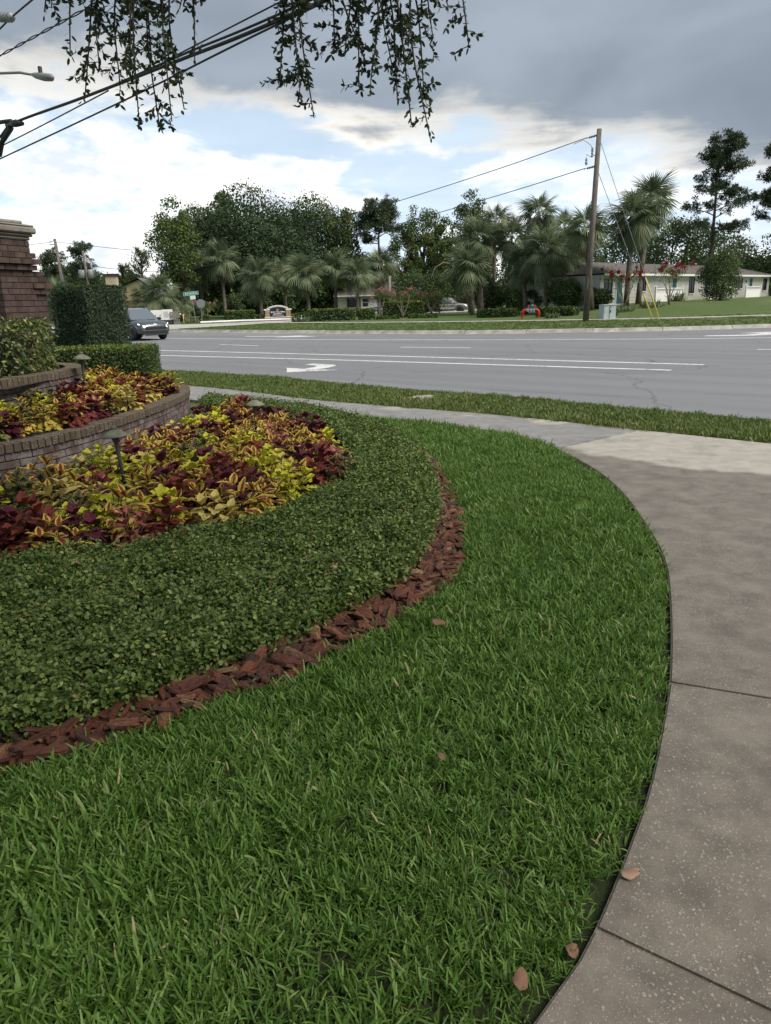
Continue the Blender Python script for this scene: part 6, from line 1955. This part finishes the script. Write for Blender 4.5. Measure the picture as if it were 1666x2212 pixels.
        hl_ = MB(); hl_.add([(x0 - .42, sy * (hw * .955), .83), (x0 - .02, sy * (hw * .62), .78), (x0 + .01, sy * (hw * .62), .66), (x0 - .10, sy * (hw * .84), .56), (x0 - .20, sy * (hw * .925), .66)], [(0, 1, 2, 3, 4)])
        hl = hl_.obj('headlight', M['black_trim'] if style == 0 else M['car_glass'], o)
        if style == 0:
            d_ = MB(); pts = [(x0 - .30, sy * (hw * .925), .845), (x0 - .03, sy * (hw * .665), .735), (x0 - .015, sy * (hw * .66), .70), (x0 - .05, sy * (hw * .80), .535)]
            d_.tube(pts, [.020, .026, .028, .020], 6); d_.obj('running_light', M['drl'], hl)
    gr = MB(); x0 = L / 2
    gr.add([(x0 + .012, -hw * .60, .70), (x0 + .012, hw * .60, .70), (x0 + .030, hw * .62, .55), (x0 + .030, -hw * .62, .55)], [(0, 1, 2, 3)])
    gr.box((x0 + .006, 0, .625), (.05, hw * 1.26, .14), 0, .02)
    g1 = gr.obj('grille', M['black_trim'], o)
    lo = MB(); lo.box((x0 + .01, 0, .40), (.06, hw * 1.30, .14), 0, .03); lo.obj('lower_intake', M['black_trim'], o)
    bp = MB(); bp.box((x0 - .02, 0, .505), (.14, hw * 1.62, .075), 0, .03); bp.box((x0 - .03, 0, .315), (.14, hw * 1.55, .05), 0, .02); bp.obj('bumper', paint, o)
    sk = MB(); sk.box((x0 + .015, 0, .275), (.10, hw * 1.35, .05), 0, .02); sk.box((0, 0, .30), (L * .55, W * 1.0, .08), 0, .03); sk.obj('lower_cladding', M['black_trim'], o)
    if style == 0:
        lettering('emblem', 'KIA', body, (x0 - .035, 0, .80), .12, M['rim_silver'], rot=(R(70), 0, R(90)), bold=.004)
    else:
        MB().lathe([(.075, 0), (.075, .015), (.05, .02)], (0, 0, 0), 16).obj('emblem', M['rim_silver'], g1, loc=(x0 + .03, 0, .66), rot=(0, R(90), 0))
    return o


suv('sport_utility_car', (-13.35, 41.8, .0), R(-46), M['paint_grey'], 'dark grey car with angular running lights driving along the road')
suv('parked_car', (8.3, 91.5, .16), R(-14), M['paint_silver'], 'silver car parked by the palm clump across the road', L=4.6, H=1.70, rim='rim_silver', style=1)
md_ = empty('maroon_car', (4.9, 92.8, .15), R(80)); tag(md_, 'maroon car mostly hidden behind the silver one', 'car')
MB().box((0, 0, .62), (4.2, 1.7, .62), 0, .18).obj('body', M['maroon'], md_)
MB().add([(-1.5, -.75, .9), (1.0, -.75, .9), (1.0, .75, .9), (-1.5, .75, .9), (-1.0, -.6, 1.38), (.3, -.6, 1.38), (.3, .6, 1.38), (-1.0, .6, 1.38)], [(4, 5, 6, 7), (0, 1, 5, 4), (1, 2, 6, 5), (2, 3, 7, 6), (3, 0, 4, 7)]).obj('cabin', M['car_glass'], md_)
for x_ in (-1.3, 1.3):
    for sy in (-1, 1): MB().lathe([(.30, -.1), (.31, 0), (.30, .1)], n=18).obj('wheel', M['tyre'], md_, True, loc=(x_, sy * .78, .31), rot=(R(90), 0, 0))

# ---------------------------------------------------------------- live oak reaching over from the left
oo = empty('live_oak_tree', (-5.2, 1.2, -.05)); tag(oo, 'live oak whose leafy twigs hang into the top of the view', 'tree')
OB = Vector((-5.2, 1.2, -.05))
MB().tube([(0, 0, 0), (.1, .1, 1.2), (.25, .2, 2.6), (.5, .5, 4.2), (.9, 1.2, 6.0)], [.42, .34, .30, .26, .18], 12).obj('trunk', M['bark'], oo, True)
lm = MB()
lm.tube([(.4, .4, 3.6), (1.6, 2.0, 4.5), (3.0, 3.4, 4.55), (4.2, 4.0, 4.35), (5.2, 4.0, 4.3), (6.2, 3.9, 4.45)], [.18, .14, .10, .07, .05, .02], 8)
lm.tube([(3.0, 3.4, 4.55), (3.6, 3.9, 4.2), (4.1, 3.9, 4.0)], [.07, .05, .02], 6)
lm.tube([(.8, 1.0, 5.4), (2.5, 2.2, 6.3), (4.5, 3.0, 6.6)], [.14, .09, .03], 7)
lm.obj('limb', M['bark'], oo, True)
lm2 = MB()
for e in ((9.5, -1.0, 6.4), (7.5, -4.0, 6.8), (3.0, -5.0, 7.0), (10.0, 2.2, 6.2), (6.0, 1.0, 6.6), (-1.5, 4.5, 6.8), (2.0, 4.6, 6.6)):
    lm2.tube(limb_path((.5, .6, 4.4), e, 6, .04, .5), [.17, .14, .11, .08, .05, .02], 7)
lm2.obj('limb', M['bark'], oo, True)
# unseen wide crown above and behind the camera, added to shade the foreground
n = 15000; P = np.array([4.2, -.6, 6.9]) + unit(rng.normal(size=(n, 3))) * (rng.random((n, 1)) ** .45) * [7.4, 5.0, 1.6]
cl = np.sin(P[:, 0] * 1.9) * np.sin(P[:, 1] * 2.1 + 1) + .6 * np.sin(P[:, 0] * 4.1 + P[:, 1] * 3)
P = P[(cl > -.75) & (P[:, 2] > 5.0 + .25 * np.maximum(P[:, 1] - 2, 0))]
link('crown', leaf_cloud('crown', P, unit(rng.normal(size=(len(P), 3)) + [0, 0, .4]), .17, .085, .6, .1), oo, M['oak_leaf'])
STRANDS = [((-1.9, 5.2, 3.71), (-1.99, 5.2, 3.36), 0.4), ((-1.63, 4.9, 3.59), (-1.76, 4.9, 3.03), 0.7), ((-1.59, 5.0, 3.62), (-1.74, 5.0, 2.83), 1), ((-1.58, 5.3, 3.74), (-1.73, 5.3, 3.07), 1), ((-1.44, 5.1, 3.66), (-1.55, 5.1, 2.91), 1.2), ((-1.35, 5.0, 3.62), (-1.43, 5.0, 2.67), 1), ((-1.32, 5.2, 3.7), (-1.36, 5.2, 2.71), 1), ((-1.18, 4.8, 3.53), (-1.18, 4.8, 2.65), 0.6), ((-1.17, 5.1, 3.65), (-1.17, 5.1, 2.78), 1), ((-1.12, 5.2, 3.69), (-1.1, 5.2, 3.08), 0.9), ((-1.3, 5.4, 3.77), (-1.42, 5.4, 3.11), 1.2), ((-1.24, 4.7, 3.5), (-1.36, 4.7, 2.9), 1.1), ((-1.03, 5.0, 3.61), (-1.12, 5.0, 3.29), 0.5), ((-0.48, 5.0, 3.6), (-0.56, 5.0, 2.87), 1.1), ((-0.42, 5.1, 3.63), (-0.37, 5.1, 2.71), 1), ((-0.45, 4.9, 3.55), (-0.43, 4.9, 2.83), 1), ((-0.29, 5.2, 3.67), (-0.23, 5.2, 3.13), 0.6), ((-0.14, 5.0, 3.59), (-0.16, 5.0, 3.04), 1.1), ((-0.07, 5.3, 3.7), (-0.09, 5.3, 2.93), 1.2), ((0.01, 4.9, 3.54), (-0.01, 4.9, 2.86), 1.2), ((0.09, 5.1, 3.62), (0.15, 5.1, 2.8), 1.2), ((0.14, 5.0, 3.58), (0.23, 5.0, 2.64), 1), ((0.23, 5.2, 3.66), (0.32, 5.2, 2.86), 1.1), ((0.24, 4.8, 3.5), (0.33, 4.8, 2.52), 0.8), ((0.21, 5.3, 3.7), (0.13, 5.3, 3.02), 1.2), ((0.36, 5.1, 3.61), (0.37, 5.1, 3.15), 0.7), ((0.45, 5.0, 3.57), (0.58, 5.0, 3.05), 0.8), ((-0.21, 5.1, 3.63), (-0.04, 5.1, 3.02), 1)]
for a, b, dn_ in STRANDS:
    a, b = Vector(a), Vector(b)
    top = Vector((a.x + random.gauss(0, .05), a.y - .05, 4.30 + random.uniform(-.05, .15)))
    pth = [Vector(p) for p in smooth_line([tuple(top), tuple(a), tuple(a.lerp(b, .5) + Vector((random.gauss(0, .03), random.gauss(0, .04), .02))), tuple(b)], .04)]
    tw_ = MB(); tw_.tube([p - OB for p in pth], [.009 * (1 - .75 * i / len(pth)) + .0014 for i in range(len(pth))], 5)
    pts, axs = [], []
    L_ = len(pth)
    for i, p in enumerate(pth):
        f = i / L_
        dirn = (pth[min(i + 1, L_ - 1)] - pth[max(i - 1, 0)]).normalized()
        for q in range(2): pts.append(p + Vector((random.gauss(0, .008), random.gauss(0, .008), random.gauss(0, .01)))); axs.append(dirn + Vector((random.gauss(0, .7), random.gauss(0, .7), random.gauss(0, .4))))
        for rep in range(2):
            if random.random() < .60 * dn_ * (1.25 - .9 * f) and i > 2:      # side twig
                ln = random.uniform(.08, .27) * (1.2 - .7 * f)
                e = p + Vector((random.gauss(0, .7), random.gauss(0, .7), -.45 + random.gauss(0, .45))).normalized() * ln
                tw_.tube([p - OB, p.lerp(e, .5) + Vector((0, 0, .01)) - OB, e - OB], [.003, .0022, .001], 4)
                for k in range(int(ln / .0092)):
                    t_ = random.uniform(.1, 1); pts.append(p.lerp(e, t_)); axs.append((e - p).normalized() + Vector((random.gauss(0, .6), random.gauss(0, .6), random.gauss(0, .5))))
    sp_o = tw_.obj('hanging_twig', M['bark'], oo)
    P = np.array([tuple(p - OB) for p in pts]); A_ = np.array([tuple(v) for v in axs])
    link('twig_leaves', leaf_cloud('twig_leaves', P, unit(rng.normal(size=(len(P), 3))), .040, .0185, .3, .05, True, unit(A_)), sp_o, M['oak_leaf'])
